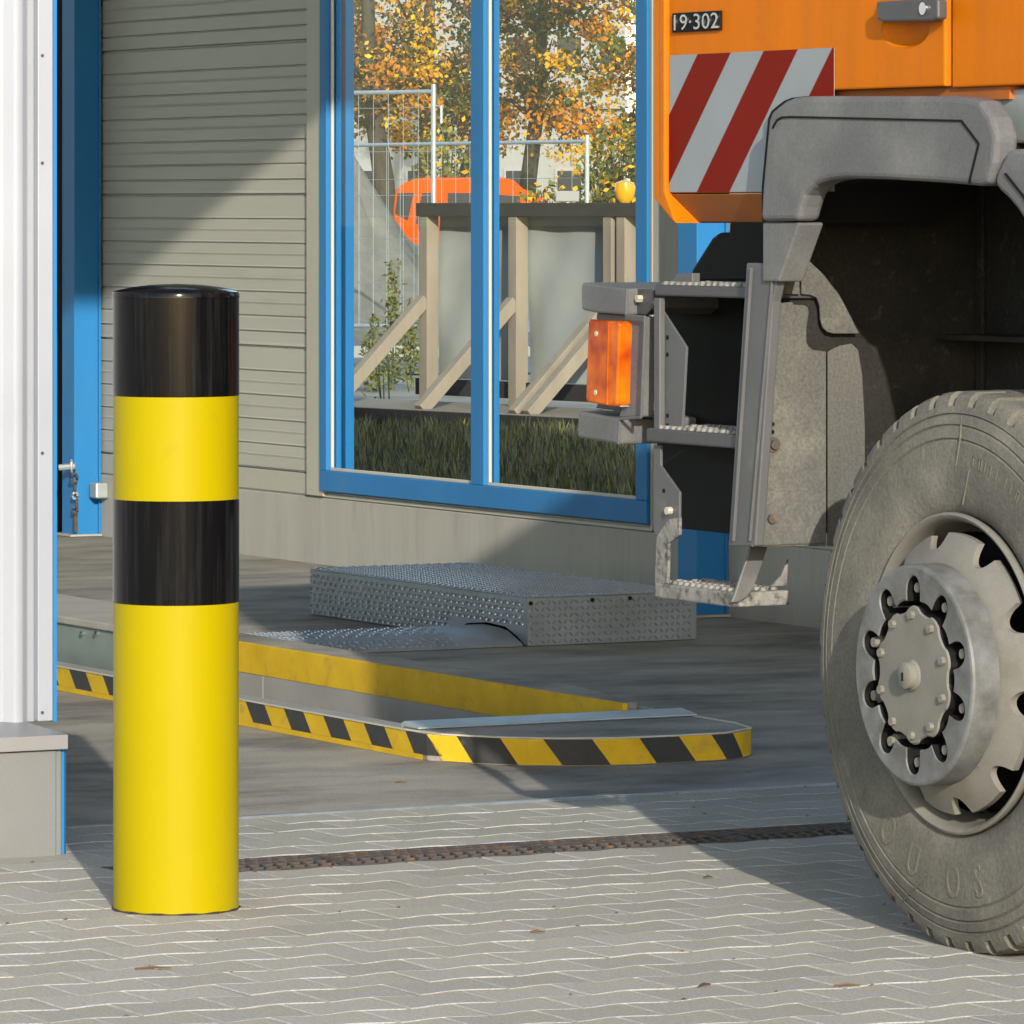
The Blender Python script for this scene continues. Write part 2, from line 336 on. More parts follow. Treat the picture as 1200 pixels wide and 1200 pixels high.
# ================================================================== BOLLARD
BX, BY, BR = 4.797, 10.49, .1285
bo = thing('bollard', (BX, BY, 0), 'yellow steel crash bollard with two black bands in front of the doorway', 'bollard')
b = MB(); b.lathe([(BR, -.05), (BR, .001), (BR, 1.258)], (BX, BY, 0), n=96); b.build('tube', M['yellow'], bo, smooth=True)
for z0, z1 in ((.628, .840), (1.051, 1.2585)):
    b = MB(); b.lathe([(BR, z0), (BR+.0012, z0+.001), (BR+.0012, z1-.001), (BR, z1)], (BX, BY, 0), n=96); b.build('black_band', M['black'], bo, smooth=True)
b = MB(); b.lathe([(BR-.002, 1.250), (BR+.0022, 1.252), (BR+.0022, 1.2615), (BR+.0008, 1.264), (BR*.92, 1.2675), (BR*.7, 1.2735), (BR*.4, 1.278), (.0001, 1.280)], (BX, BY, 0), n=96)
b.build('cap', M['black'], bo, smooth=True)
b = MB(); b.lathe([(BR-.003, .0), (BR+.004, .0008), (BR+.002, .002), (BR-.001, .004)], (BX, BY, 0), n=48, rfun=lambda r, a, j, k: r+.0015*sin(k*1.7)); b.build('joint_ring', M['dark'], bo)

# ================================================================== FRONT WALL (left), header above the doorway
PYF = 11.475; CY = 11.715
fw = thing('front_wall', (4.5, 11.6, 0), 'white corrugated hall front with grey ledge and plinth, ending at the blue door jamb', 'wall')
xr = ony(76, 950, PYF)[0]
b = MB(); b.box(-8, ony(65.5, 950, PYF)[0]+.002, PYF, 11.9, -.05, .232); b.box(ony(66.5,950,PYF)[0], ony(73.5,950,PYF)[0], PYF+.004, 11.9, -.05, .232); b.build('plinth', M['plinth'], fw, .004)
lx = ony(79.5, 870, PYF-.012)[0]
b = MB(); b.prism([(PYF-.014, .234), (PYF-.014, .266), (CY+.02, .277), (CY+.02, .268), (PYF-.008, .257), (PYF-.008, .234)], 'X', -8, lx); b.build('ledge', M['ledge'], fw, .0015)
jx0, jx1 = ony(74.5, 950, PYF)[0], ony(85, 950, PYF)[0]
b = MB(); b.prism([(jx0, PYF+.010), (jx0+.006, PYF+.010), (jx1-.003, PYF+.028), (jx1-.003, FE-.01), (jx0, FE-.01)], 'Z', -.02, .262); b.build('jamb_base', M['blue'], fw, .002)
jy0, jy1 = ony(62.3, 500, CY-.018)[0], ony(67, 500, CY-.018)[0]
b = MB(); b.box(jy0, jy1, CY-.018, FE-.01, .272, 4.84); b.build('door_jamb', M['blue'], fw, .0015)
# rolled corner trim with screws
tx0, tx1 = ony(44.5, 500, CY-.030)[0], ony(62, 500, CY-.030)[0]
b = MB(); b.prism([(tx0, CY-.006), (tx0, CY-.030), (tx1, CY-.030), (tx1, CY-.005)], 'Z', .276, 6.5); b.build('corner_trim', M['clad'], fw, .002)
for py in (65, 191, 531, 835):
    x, z = ony(49.5, py, CY-.031); b = MB(); b.lathe([(.0001,-.004),(.003,-.003),(.004,0)], (x, CY-.030, z), 'X', 8)
    b2 = MB(); b2.tube([(x, CY-.0335, z), (x, CY-.029, z)], .0036, 8); b2.build('screw', M['plastic2'], fw)
# corrugated sheet: rounded ribs
P = .088; prof = []
xs = -6.0; q = tx0+.004
k = 0
x = q
shape = [(0,0),(.016,0),(.021,-.003),(.036,-.021),(.041,-.024),(.056,-.024),(.061,-.021),(.076,-.003),(.081,0)]
pts = []
while x > xs:
    for dx, dy in shape: pts.append((x-dx*1.0, CY+dy))
    x -= P
back = [(pts[-1][0], CY+.03), (pts[0][0], CY+.03)]
b = MB(); b.prism(pts+back, 'Z', .274, 6.5); b.build('corrugated_sheet', M['clad'], fw, smooth=True, angle=40)
b = MB(); b.box(-6, jy0-.002, CY+.032, FE-.02, .28, 7.0); b.build('wall_core', M['dark'], fw)
b = MB(); b.box(jy0-.002, 9.86, CY, FE-.02, 4.84, 7.0); b.build('door_header', M['clad'], fw)
b = MB(); b.box(9.55, 9.88, CY, FE-.02, 0, 4.838); b.build('far_jamb', M['blue'], fw)

# ================================================================== SIDE WALL with cladding, window, posts
XW = 9.893
sw = thing('side_wall', (XW, 19, 0), 'beige clad side wall of the hall on a grey concrete plinth with a tall blue window', 'wall')
WZ = .297; WY0, WY1 = 17.535, 20.212; TY = 20.349; CY1 = 22.425; CY0 = 17.00
b = MB(); b.box(XW, XW+.25, 11.9, 40, -.05, .268); b.box(XW+.008, XW+.25, 11.9, 40, .268, .292); b.build('plinth', M['concrete'], sw, .004)
b = MB(); b.box(XW-.003, XW+.03, WY0, WY1, .2705, .284); b.build('sill_strip', M['trim'], sw, .002)
# cladding panels, each with five grooves and a narrow double band on top
def clad_panel(z0, y0, y1, bot=None):
    pr = []; h = .6225; x = XW+.010
    def groove(z, d=.006, wd=.005): return [(x, z-wd), (x+d, z-wd*.2), (x+d, z+wd*.2), (x-.0015, z+wd*.9), (x, z+wd*2.2)]
    pr += [(x+.005, z0+.0003), (x, z0+.006)]
    for k in range(1, 5):
        zm = z0+(k-.45)*.0996; pr += [(x, zm-.006), (x-.0022, zm+.003), (x, zm+.006)]; pr += groove(z0+k*.0996)
    pr += groove(z0+.498, .012, .008); pr += groove(z0+.560, .007, .005); pr += [(x, z0+h-.007), (x+.005, z0+h-.0003)]
    pr += [(XW+.06, z0+h-.0003), (XW+.06, z0+.0003)]
    m = MB(); n = len(pr)
    vs = [(p[0], y0, p[1]) for p in pr]+[(p[0], y1, p[1]) for p in pr]
    m.add(vs, [tuple(range(n)), tuple(range(n, 2*n))]+[(i, (i+1) % n, n+(i+1) % n, n+i) for i in range(n)])
    return m.build('cladding_panel', M['beige'], sw)
for k in range(9): clad_panel(.363+.6225*k, TY+.003, CY1+.2)
b = MB(); b.box(XW+.004, XW+.06, TY+.003, CY1+.2, .274, .358); b.build('bottom_trim', M['trim'], sw, .003)
b = MB(); b.box(XW-.012, XW+.06, onx(378.5, 300, XW-.012)[0], TY, .274, 6.4); b.build('corner_trim', M['trim'], sw, .003)
# blue window
wn = MB(); ZT = 4.2; x0, x1 = XW-.022, XW+.04
MY0, MY1 = 18.795, 18.90
def ybar(p, q, z0, z1, xa=x0, xb=x1): wn.box(xa, xb, p, q, z0, z1)
ybar(WY0, WY1-.004, WZ, WZ+.083)                      # bottom rail
ybar(WY0, WY1-.004, ZT-.08, ZT)
ybar(WY1-.065, WY1-.004, WZ+.083, ZT-.08); ybar(WY0, WY0+.085, WZ+.083, ZT-.08); ybar(MY0, MY1, WZ+.083, ZT-.08)
win = wn.build('window', M['blue'], sw, .003)
for a, c in ((WY0+.085, MY0), (MY1, WY1-.065)):
    z0, z1 = WZ+.083, ZT-.08; gx = XW+.004
    m = MB()
    for ya, yb, za, zb in ((a, c, z0, z0+.012), (a, c, z1-.012, z1), (a, a+.012, z0+.012, z1-.012), (c-.012, c, z0+.012, z1-.012)):
        m.box(gx-.008, gx+.004, ya, yb, za, zb)
    m.build('glazing_bead', M['gasket'], win, .002)
    m = MB()
    for ya, yb, za, zb in ((a, a+.012, z0, z1), (c-.016, c, z0, z1)):
        m.box(gx+.012, gx+.035, ya, yb, za, zb)
    m.build('inner_frame', M['blue'], win, .002)
    if c > 19.5:
        m = MB(); m.box(XW+.052, XW+.090, WY1-.092, WY1-.005, z0-.02, z1); m.build('reveal_liner', M['blue'], win, .002)
    m = MB(); m.box(gx+.005, gx+.009, a+.001, c-.001, z0+.001, z1-.001); m.build('pane', M['glass'], win)
b = MB(); b.box(XW+.002, XW+.2, WY0, WY1, ZT+.003, 6.4); b.build('wall_above_window', M['beige'], sw)
b = MB(); b.box(XW-.006, XW+.2, CY0+.13, WY0-.004, .274, 6.4); b.build('grey_wall_strip', M['concrete'], sw, .003)
b = MB(); b.box(XW-.010, XW+.02, WY0-.016, WY0-.0045, .274, 4.2); b.build('edge_strip', M['trim'], sw)
b = MB(); b.box(XW, XW+.2, 11.9, CY0+.128, .294, 6.4); b.build('wall_bay', M['beige'], sw)
b = MB(); b.box(XW, XW+.2, CY1+.34, 40, .294, 6.4); b.build('dark_wall_bay', M['woodd'], sw)
for yn in (CY1, 17.0):
    xa = XW-.123
    m = MB(); m.box(xa, XW-.006, yn, yn+.135, 0.004, 6.4)
    m.build('steel_post', M['blue'], sw, .003)
    m = MB(); m.box(XW-.012, XW-.001, yn-.012, yn+.13, .004, 6.4); m.build('post_flange', M['blue'], sw, .002)
    m = MB(); m.box(xa-.03, XW-.004, yn-.03, yn+.16, .002, .010); m.build('base_plate', M['concrete'], sw)
m = MB(); m.box(XW-.09, XW-.002, CY1+.36, CY1+.50, 0.003, 6.4); m.build('dark_door_edge', M['dark'], sw)
m = MB(); m.box(-6, XW+.3, FE-.02, 40, 6.6, 6.75); m.build('roof', M['roofin'], sw)
# chain hook and a little grey limit switch on the blue post
ch = thing('chain_latch', (9.75, CY1, .35), 'rusty chain and hook hanging on the blue post behind the bollard', 'chain')
m = MB()
for i, (px, py, r) in enumerate(((84, 546, .022), (87, 560, .016), (88, 572, .012), (88, 581, .012), (90, 589, .02), (88, 598, .012))):
    x, z = ony(px, py, CY1-.03)
    a = i % 2
    ring = [(x+(r*cos(t) if a else r*.25*cos(t)), CY1-.03+(0 if a else r*.5*cos(t)), z+r*1.2*sin(t)) for t in [k*2*pi/10 for k in range(11)]]
    lk = MB(); lk.tube(ring, .006, 6); lk.build('chain_link', M['galv'] if i in (0,3) else M['rust'], ch, smooth=True)
x, z = ony(79, 548, CY1-.02); m.tube([(x-.03, CY1-.0, z), (x+.03, CY1-.04, z+.006)], .014, 8); m.build('hook', M['galv'], ch, smooth=True)
xa, za = ony(89, 600, CY1-.02); m = MB(); m.box(xa-.008, xa+.008, CY1-.022, CY1-.006, .02, za); m.build('latch_bar', M['rust'], ch)
lsw = thing('limit_switch', (9.86, CY1-.03, .3), 'small light grey switch box on the right edge of the blue post', 'switch')
xa, za = ony(108, 584, CY1-.05); xb, zb = ony(123, 565, CY1-.05)
m = MB(); m.box(xa, xb, CY1-.09, CY1-.018, za, zb); m.build('housing', M['galv'], lsw, .008)
m = MB(); m.tube([(xb, CY1-.05, (za+zb)/2), (xb+.03, CY1-.05, (za+zb)/2)], .007, 8); m.build('cable_gland', M['plastic2'], lsw)

# ================================================================== STRIPED ISLAND (trough)
isl = thing('kerb_island', (7.0, 13.5, 0), 'low raised wash island with black and yellow striped kerb and an open trough', 'kerb')
KH = .072
def arc(cx, cy, r, a0, a1, n): return [(cx+r*cos(radians(a0+(a1-a0)*i/n)), cy+r*sin(radians(a0+(a1-a0)*i/n))) for i in range(n+1)]
KX = 6.635; KXR = 7.485
front = [(KX, 20.0), (KX, 12.945), (6.70, 12.83), (6.80, 12.705), (6.93, 12.625), (7.06, 12.595)]+arc(7.275, 12.800, .21, -95, -2, 14)+[(7.485, 13.05), (7.485, 20.0)]
# walls and deck round the trough
TX0, TX1, TYN = 6.71, 7.335, 13.10
YB = 15.585
deckn = [(KX, TYN), (KX, 12.945)]+front[2:-2]+[(KXR, TYN)]
m = MB(); m.prism(deckn, 'Z', 0.0, KH-.0005); m.build('deck', M['floor'], isl, .004)
m = MB(); m.box(KX, TX0, TYN+.001, 20, 0, KH-.0005); m.build('kerb', M['trough'], isl, .003)
m = MB(); m.box(TX0-.008, TX1-.001, TYN-.003, 20, -.119, -.075); m.build('trough_floor', M['trough'], isl)
m = MB(); m.box(TX1-.004, TX1+.012, TYN+.055, YB+.3, .012, .104)
m.build('trough_wall', [M['kyellow']], isl, .002)
m = MB(); m.prism([(TX1+.0125, TYN+.075), (TX1+.05, TYN+.075), (KXR, TYN+.6), (KXR, 20), (TX1+.0125, 20)], 'Z', 0.001, .1045); m.build('wall_core', M['floor'], isl, .002)
m = MB(); m.box(TX1-.003, TX1+.012, TYN+.06, 15.395, -.118, .0115); m.build('trough_side', M['trough'], isl); m = MB(); m.box(TX1-.004, TX1+.012, 15.40, 16.2, -.118, .0112); m.build('white_end_plate', M['render'], isl)
ax, ay = 6.68, TYN-.02
m = MB(); m.prism([(TYN-.055, KH+.0005), (TYN-.055, KH+.006), (TYN+.03, KH+.016), (TYN+.048, KH+.010), (TYN+.048, KH-.03), (TYN+.036, KH-.03), (TYN+.036, KH+.0005)], 'X', 6.66, 7.50)
m.build('angle_strip', M['galv'], isl, .003)
# painted stripes on the kerb face (flat print: shallow paint coats, 1.5 mm proud)
def along(s):
    acc = 0
    for i in range(len(front)-1):
        p, q = Vector(front[i]), Vector(front[i+1]); l = (q-p).length
        if s <= acc+l or i == len(front)-2:
            t = min(1, (s-acc)/l); d = (q-p).normalized(); return p.lerp(q, t)+Vector((d.y, -d.x))*.0015*(1), d
        acc += l
corner = (Vector(front[0])-Vector(front[1])).length
total = sum((Vector(front[i])-Vector(front[i+1])).length for i in range(len(front)-1))
def stripe(mb, s0, s1, slant, z0, z1, mi, n=5, nv=6):
    vs = []
    for i in range(n+1):
        a = s0+(s1-s0)*i/n
        for j in range(nv+1):
            p, d = along(max(0, a-slant*j/nv)); vs.append((p.x, p.y, z0+(z1-z0)*j/nv))
    m_ = nv+1
    mb.add(vs, [(i*m_+j, (i+1)*m_+j, (i+1)*m_+j+1, i*m_+j+1) for i in range(n) for j in range(nv)], mi)
# offset outline outward so paint sits proud of the kerb
def offset_front(d):
    out = []
    for i, p in enumerate(front):
        a = Vector(front[max(0, i-1)]); c = Vector(front[min(len(front)-1, i+1)]); t = (c-a).normalized(); out.append((p[0]+t.y*d, p[1]-t.x*d))
    return out
front = offset_front(.0015) if offset_front(.0015)[0][0] < KX else offset_front(-.0015)
m = MB(); pz0 = .016; marks = []
for k in range(46): marks.append((corner+.05-.122*(k+1), corner+.05-.122*k, (k+1) % 2))
def s_at(px):
    best = min((abs(600+FPX*(q[0].x*_c-q[0].y*_s)/(q[0].x*_s+q[0].y*_c)-px), t) for t in [corner-.1+(total-corner+.1)*i/800 for i in range(801)] for q in [along(t)] if t < corner+1.19)
    return best[1]
eds = [corner+.05]+[s_at(p) for p in (555, 605, 659, 717, 768, 817, 851, 871)]+[corner+1.42]
for k in range(len(eds)-1): marks.append((eds[k], eds[k+1], k % 2))
for s0, s1, mi in marks:
    stripe(m, s0, s1, .05, pz0 if s1 < corner+.06 else .004, KH-.002, mi, 24)
def edge_run(mb, s0, s1, z0, z1, mi, n=24):
    vs = []
    for i in range(n+1):
        p, d = along(s0+(s1-s0)*i/n); vs += [(p.x, p.y, z0), (p.x, p.y, z1)]
    mb.add(vs, [(2*i, 2*i+2, 2*i+3, 2*i+1) for i in range(n)], mi)
edge_run(m, corner-5.5, corner-.02, .001, pz0-.0005, 0)
m.build('painted_stripes', [M['kyellow'], M['kblack']], isl)
m = MB()
vs = []
pr = [along(total*0+corner-6+ (total-corner+6)*i/90)[0] for i in range(91)]
for i in range(90): m.beam((pr[i].x, pr[i].y, KH+.0005), (pr[i+1].x, pr[i+1].y, KH+.0005), .006, .004)
m.build('worn_edge', M['gasket'], isl)
# raised grey-green block at the far end of the trough
hb = MB(); hb.box(6.95, TX1-.006, YB, 20, -.118, .142); o = hb.build('steel_trough_cover', M['graygreen'], isl, .005)
hb = MB(); hb.box(6.94, TX1-.004, YB+.01, 20, .1425, .166); hb.build('cover_slab', M['concrete'], isl, .004)
for px in (113, 97):
    y, z = onx(px, 743, 6.949); hb = MB(); hb.tube([(6.951, y, z), (6.941, y, z)], .008, 8); hb.build('rivet', M['chrome'], isl)

# ================================================================== DIAMOND PLATE BOX and hump
def lozenge(mb, o, u, v, n, L=.023, W=.008, H=.0050, ang=45):
    a = radians(ang); d = u*cos(a)+v*sin(a); e = -u*sin(a)+v*cos(a)
    b_ = [o+d*L/2, o+d*L*.2+e*W/2, o-d*L*.2+e*W/2, o-d*L/2, o-d*L*.2-e*W/2, o+d*L*.2-e*W/2]
    t_ = [o+d*L*.27+n*H, o-d*L*.27+n*H]
    mb.add(b_+t_, [(0,1,6),(1,2,7,6),(2,3,7),(3,4,7),(4,5,6,7),(5,0,6)])
def tread(mb, o, u, v, n, lu, lv, pitch=.0212, **kw):
    i = 0; y = pitch*.6
    while y < lv-pitch*.4:
        x = pitch*.6; j = 0
        while x < lu-pitch*.4:
            lozenge(mb, o+u*x+v*y, u, v, n, ang=(52 if (i+j) % 2 else -38), **kw); x += pitch; j += 1
        y += pitch; i += 1
BX0, BX1, BY0, BY1, BH = 8.64, 9.275, 16.14, 17.76, .163
bx = thing('checker_plate_box', ((BX0+BX1)/2, (BY0+BY1)/2, 0), 'raised rectangular box of galvanised checker plate on the hall floor below the window', 'box')
t = .004
m = MB(); m.box(BX0, BX1, BY0, BY0+t, .002, BH-.005); m.build('front_panel', M['checker'], bx, .0015)
yp = BY0+.006
side = [(yp, .004), (yp+.02, .004), (yp+.07, .03), (yp+.15, .056), (yp+.28, .062), (yp+.42, .05), (yp+.5, .02), (yp+.52, .004), (BY1, .004), (BY1, BH-.005), (yp, BH-.005)]
m = MB(); m.prism(side, 'X', BX0, BX0+t); m.build('side_panel', M['checker'], bx)
m = MB(); m.box(BX0-.001, BX1, BY0-.001, BY1, BH-.0045, BH); m.build('top_panel', M['checker'], bx, .002)
m = MB(); m.box(BX1-t, BX1, yp, BY1, .002, BH-.005); m.box(BX0+t, BX1-t, BY1-t, BY1, .002, BH-.005); m.build('rear_panel', M['checker'], bx)
m = MB()
tread(m, Vector((BX0, BY0, .002)), Vector((1,0,0)), Vector((0,0,1)), Vector((0,-1,0)), BX1-BX0, BH)
tread(m, Vector((BX0, BY0, BH)), Vector((1,0,0)), Vector((0,1,0)), Vector((0,0,1)), BX1-BX0, BY1-BY0)
tread(m, Vector((BX0, BY1, .062)), Vector((0,-1,0)), Vector((0,0,1)), Vector((-1,0,0)), BY1-BY0-.01, BH-.062)
tread(m, Vector((BX0, BY1, .002)), Vector((0,-1,0)), Vector((0,0,1)), Vector((-1,0,0)), BY1-BY0-.55, .064)
o = m.build('tread_lozenges', M['lozenge'], bx, smooth=False); o['kind'] = 'stuff'
for px, py in ((622, 707), (694, 703), (738, 701)):
    x, z = ony(px, py, BY0-.003); m = MB(); m.tube([(x, BY0-.006, z), (x, BY0, z)], .007, 10); m.build('bolt', M['blackp'], bx)
# hump running under the box along X
hy = yp
hump = [(hy+.005, .002), (hy+.012, .010), (hy+.10, .043), (hy+.16, .052), (hy+.28, .056), (hy+.40, .046), (hy+.48, .018), (hy+.50, .002)]
hp = thing('hose_ramp', (8.0, hy+.25, 0), 'low humped checker plate ramp running out from under the box', 'ramp')
m = MB(); m.prism(hump, 'X', 7.46, BX0-.012); m.build('ramp_plate', M['checker'], hp, smooth=True)
m = MB()
for i in range(3):
    (ya, za), (yb, zb) = hump[i+1], hump[i+2]
    v = Vector((0, yb-ya, zb-za)); L = v.length; v.normalize(); n = Vector((0, -v.z, v.y))
    tread(m, Vector((7.46, ya, za)), Vector((1,0,0)), v, n, BX0-.24-7.46, L, .024, H=.003)
o = m.build('tread_lozenges', M['lozenge'], hp); o['kind'] = 'stuff'

# ================================================================== TRUCK
XC = 5.905                                    # plane of the cab side
tr = thing('truck', (7.1, 9.17, 0), 'orange lorry with red and white warning stripes driving into the hall doorway', 'truck')
def poly(pts, X): return [onx(px, py, X) for px, py in pts]
def slab(name, pts, X, th, m, parent=tr, bevel=.003, Xp=None, seg=2):
    b = MB(); b.prism(poly(pts, Xp if Xp else X), 'X', X, X+th); return b.build(name, m, parent, bevel, seg=seg)
ZT_ = onx(900, -560, XC)[1]
def slab_yz(name, pl, X, th, m, parent=tr, bevel=.003):
    b = MB(); b.prism(pl, 'X', X, X+th); return b.build(name, m, parent, bevel)
# --- cab shell
YF = onx(766, 100, XC)[0]; YR = 8.25; ZC = 3.22; ZS = onx(850, 226, XC)[1]; ZB_ = onx(850, 260.5, XC)[1]; ZD = onx(1100, 101.5, XC)[1]; Yd = onx(1107, 50, XC)[0]; Yl = onx(783.5, 100, XC)[0]
XR_ = 8.33
b = MB()
b.prism([(YR, ZD+.02), (YF-.18, ZD+.02), (YF-.18, ZS), (YF, ZS), (YF+.02, 2.2), (YF-.05, 2.9), (YF-.16, ZC-.05), (YF-.3, ZC), (YR+.05, ZC), (YR, ZC-.08)], 'X', XC+.03, XR_)
cab = b.build('cab', M['orange'], tr, .02, seg=3)
b = MB(); b.prism([(Yd-.0, 2.15), (Yd-.0, ZD), (YF-.45, ZD), (YF-.45, ZS), (Yl, ZS), (Yl, 2.15)][::-1], 'X', XC, XC+.032)
door = b.build('door', M['orange'], tr, .004)
# scooped hand recess behind the handle
hy, hz = onx(1061, 26, XC)
cut = MB(); cut.lathe([(.0001, -.036)]+[(.036*sin(radians(t)), -.036*cos(radians(t))) for t in range(15, 180, 15)]+[(.0001, .036)], (0, 0, 0), n=24)
co = cut.build('cutter', M['orange']); co.location = (XC-.006, hy, hz-.012); co.scale = (.9, 2.6, 1.15)
bmod = door.modifiers.new('scoop', 'BOOLEAN'); bmod.operation = 'DIFFERENCE'; bmod.object = co; bmod.solver = 'EXACT'
bpy.context.view_layer.update(); dg = bpy.context.evaluated_depsgraph_get()
me = bpy.data.meshes.new_from_object(door.evaluated_get(dg)); door.modifiers.clear(); door.data = me; bpy.data.objects.remove(co)
slab_yz('cab_rear_panel', [(YR+.02, onx(1200, 97, XC)[1]), (Yd-.010, ZD-.003), (Yd-.010, ZC-.3), (YR+.02, ZC-.3)], XC+.010, .03, M['orange'], tr, .004)
b = MB(); b.box(XC+.022, XC+.034, Yd-.02, Yd+.01, ZD, 3.0); b.build('door_gap', M['blackp'], tr)
for q0, q1 in ((Yl-.25, Yd+.1), (Yd-.12, YR+.25)):
    b = MB(); b.box(XC+.022, XC+.035, min(q0,q1), max(q0,q1), 2.22, 2.85); b.build('side_window', M['winglass'], tr)
b = MB(); b.box(XC-.002, XC+.02, Yd+.02, Yl-.05, 2.16, 2.9)
b.build('door_window_frame', M['orange'], tr, .004); b = MB(); b.box(XC-.003, XC+.0, Yd+.09, Yl-.14, 2.22, 2.84); b.build('door_window', M['winglass'], tr)
b = MB(); b.prism([(YF+.022, 2.25), (YF+.03, 2.25), (YF-.04, 2.92), (YF-.05, 2.9)], 'X', XC+.2, XR_-.2); b.build('windscreen', M['winglass'], tr)
# front corner panel, proud of the door so that its rear edge catches the sun
slab('corner_panel', [(765.5, -560), (778.5, -560), (778.5, 224), (792, 262), (788, 259.5), (766, 232)], XC-.012, .16, M['orange'], bevel=.004, seg=3)
slab('corner_groove', [(773.2, -560), (774.2, -560), (774.2, 232), (773.2, 231)], XC-.0128, .01, M['sill'], bevel=0)
# sloping sill under the door
y1 = onx(893, 258, XC)[0]-.03
b = MB(); b.prism([(XC+.001, ZS-.002), (XC+.045, ZB_), (XC+.12, ZB_), (XC+.12, ZS-.002)], 'Y', y1, Yl-.002); b.build('door_sill', M['sill'], tr, .003)
b = MB(); b.box(XC+.02, XC+.3, Yd-.2, YF-.4, ZD-.028, ZD+.015); b.build('arch_sill', M['sill'], tr)
# warning sheet: white ground, red diagonal bars
zt, zb = onx(785, 65, XC)[1], ZS+.002; ya, yb = onx(978, 80, XC)[0], onx(785, 80, XC)[0]
ws = slab_yz('warning_sheet', [(ya, zb), (yb, zb), (yb, zt), (ya, zt)], XC-.0012, .0011, M['reflw'], tr, 0)
def line_y(px): return onx(px, 62, XC)[0]
rect = [(ya, zb), (yb, zb), (yb, zt), (ya, zt)]
for pa, pb in ((818.5, 857), (896, 935.5), (976.5, 1016)):
    # band between lines Y = Yt + (zt - z)
    Ya, Yb = line_y(pa), line_y(pb)
    kk = .955
    p = clip(clip(rect, 1, kk, Ya+kk*zt), -1, -kk, -(Yb+kk*zt))
    if len(p) > 2: slab_yz('red_bar', p, XC-.0022, .0009, M['reflr'], ws, 0)
# handle with lock
hd = slab('handle', [(1026, 2), (1091, -2), (1098.5, -1), (1098.5, 22), (1092, 25), (1034, 26), (1027, 23)], XC-.034, .024, M['plastic2'], door, .005)
b = MB(); yk, zk = onx(1083, 10, XC-.034); b.tube([(XC-.0385, yk, zk), (XC-.030, yk, zk)], .0125, 16); b.build('lock', M['chrome'], door)
for px in (1030, 1086):
    yk, zk = onx(px, 12, XC-.02); b = MB(); b.box(XC-.012, XC+.002, yk-.014, yk+.014, zk-.016, zk+.016); b.build('handle_mount', M['plastic2'], door)
# number badge 19.302
y_0, z_0 = onx(788, 15.5, XC-.006); y_1, z_1 = onx(844, 35, XC-.006)
zc = (onx(816, 25.5, XC)[1]); hh = .0205
bdg = slab_yz('badge', [(y_1, zc-hh), (y_0, zc-hh), (y_0, zc+hh), (y_1, zc+hh)], XC-.007, .0065, M['blackp'], door, .001)
tm = text_mesh('19\u00b7302', .058, .0018); tm.materials.append(M['chrome'])
wd = max(v.co.x for v in tm.vertices)-min(v.co.x for v in tm.vertices); hg = max(v.co.y for v in tm.vertices)-min(v.co.y for v in tm.vertices)
cyv = (max(v.co.y for v in tm.vertices)+min(v.co.y for v in tm.vertices))/2
fx = (y_0-y_1)*.93/wd; fz = .033/hg; org = origin(bdg)
for v in tm.vertices:
    x, y, z = v.co; v.co = Vector((XC-.0085-z, (y_0+y_1)/2-x*fx, zc+(y-cyv)*fz))-origin(tr)
lt_ = bpy.data.objects.new('lettering', tm); COL.objects.link(lt_); lt_.parent = tr; 

# --- front wheel arch plastics
XF = 5.835
outer = [(890.6,259.5),(892.5,220),(898,161),(900,139),(904,130),(911,124),(919,118),(928,114.5),(944,112.8),(960,112.5),(1110,112.5),(1132,114),(1147,118),(1160,137),(1167,159),(1164,191),(1157,215.6),(1147,218),(1120,215.5),(1087,213),(1040,210.3),(990,209),(971,211),(962,213.5),(954,217.5),(948,223),(943,229),(938,243),(934,259)]
fd = slab('fender', outer, XF, .055, M['plastic'], bevel=.012, seg=3)
slab('arch_liner', [(893,262)]+outer[1:24]+[(990,207.5),(972,209),(955,215),(945,225),(938,243),(932,262)], XF+.054, .34, M['blackp'], bevel=0)
gl_ = [(892,262),(899,205),(906,150),(911,141),(917,137.5),(930,137),(1127,141.5),(1147.5,168.5),(1136,215)]
pg = poly(gl_, XF); b = MB()
for p, q in zip(pg[2:], pg[3:]): b.beam((XF-.0005, *p), (XF-.0005, *q), .004, .0042, up=(1,0,0))
b.build('fender_groove', M['blackp'], fd)
slab('fender_lower', [(893.5,260.5),(934,260.5),(936,262),(912,330),(893.5,330)], XF+.012, .06, M['plastic'], bevel=.004)
slab('rear_fender', [(1166.7,202.7),(1165,216),(1171,224),(1180,232),(1191,245),(1200,259),(1220,300),(1236,350),(1246,400),(1290,400),(1290,170),(1185,175),(1179,177),(1176,184)], XF+.01, .26, M['plastic'], bevel=.01)
b = MB(); pg = poly([(1179,203.5),(1200,230),(1222,268)], XF+.01)
for p, q in zip(pg, pg[1:]): b.beam((XF+.0085, *p), (XF+.0085, *q), .004, .004, up=(1,0,0))
b.build('fender_groove', M['blackp'], tr)
slab('cab_support', [(1100,116),(1130,108.5),(1150,105.5),(1260,101),(1260,165),(1167,169),(1120,168)], XF+.10, .12, M['galv'], bevel=.006)
slab('fender_bracket', [(1158,179),(1182,179),(1174,201),(1158,199)], XF+.06, .03, M['galv'], bevel=.003)
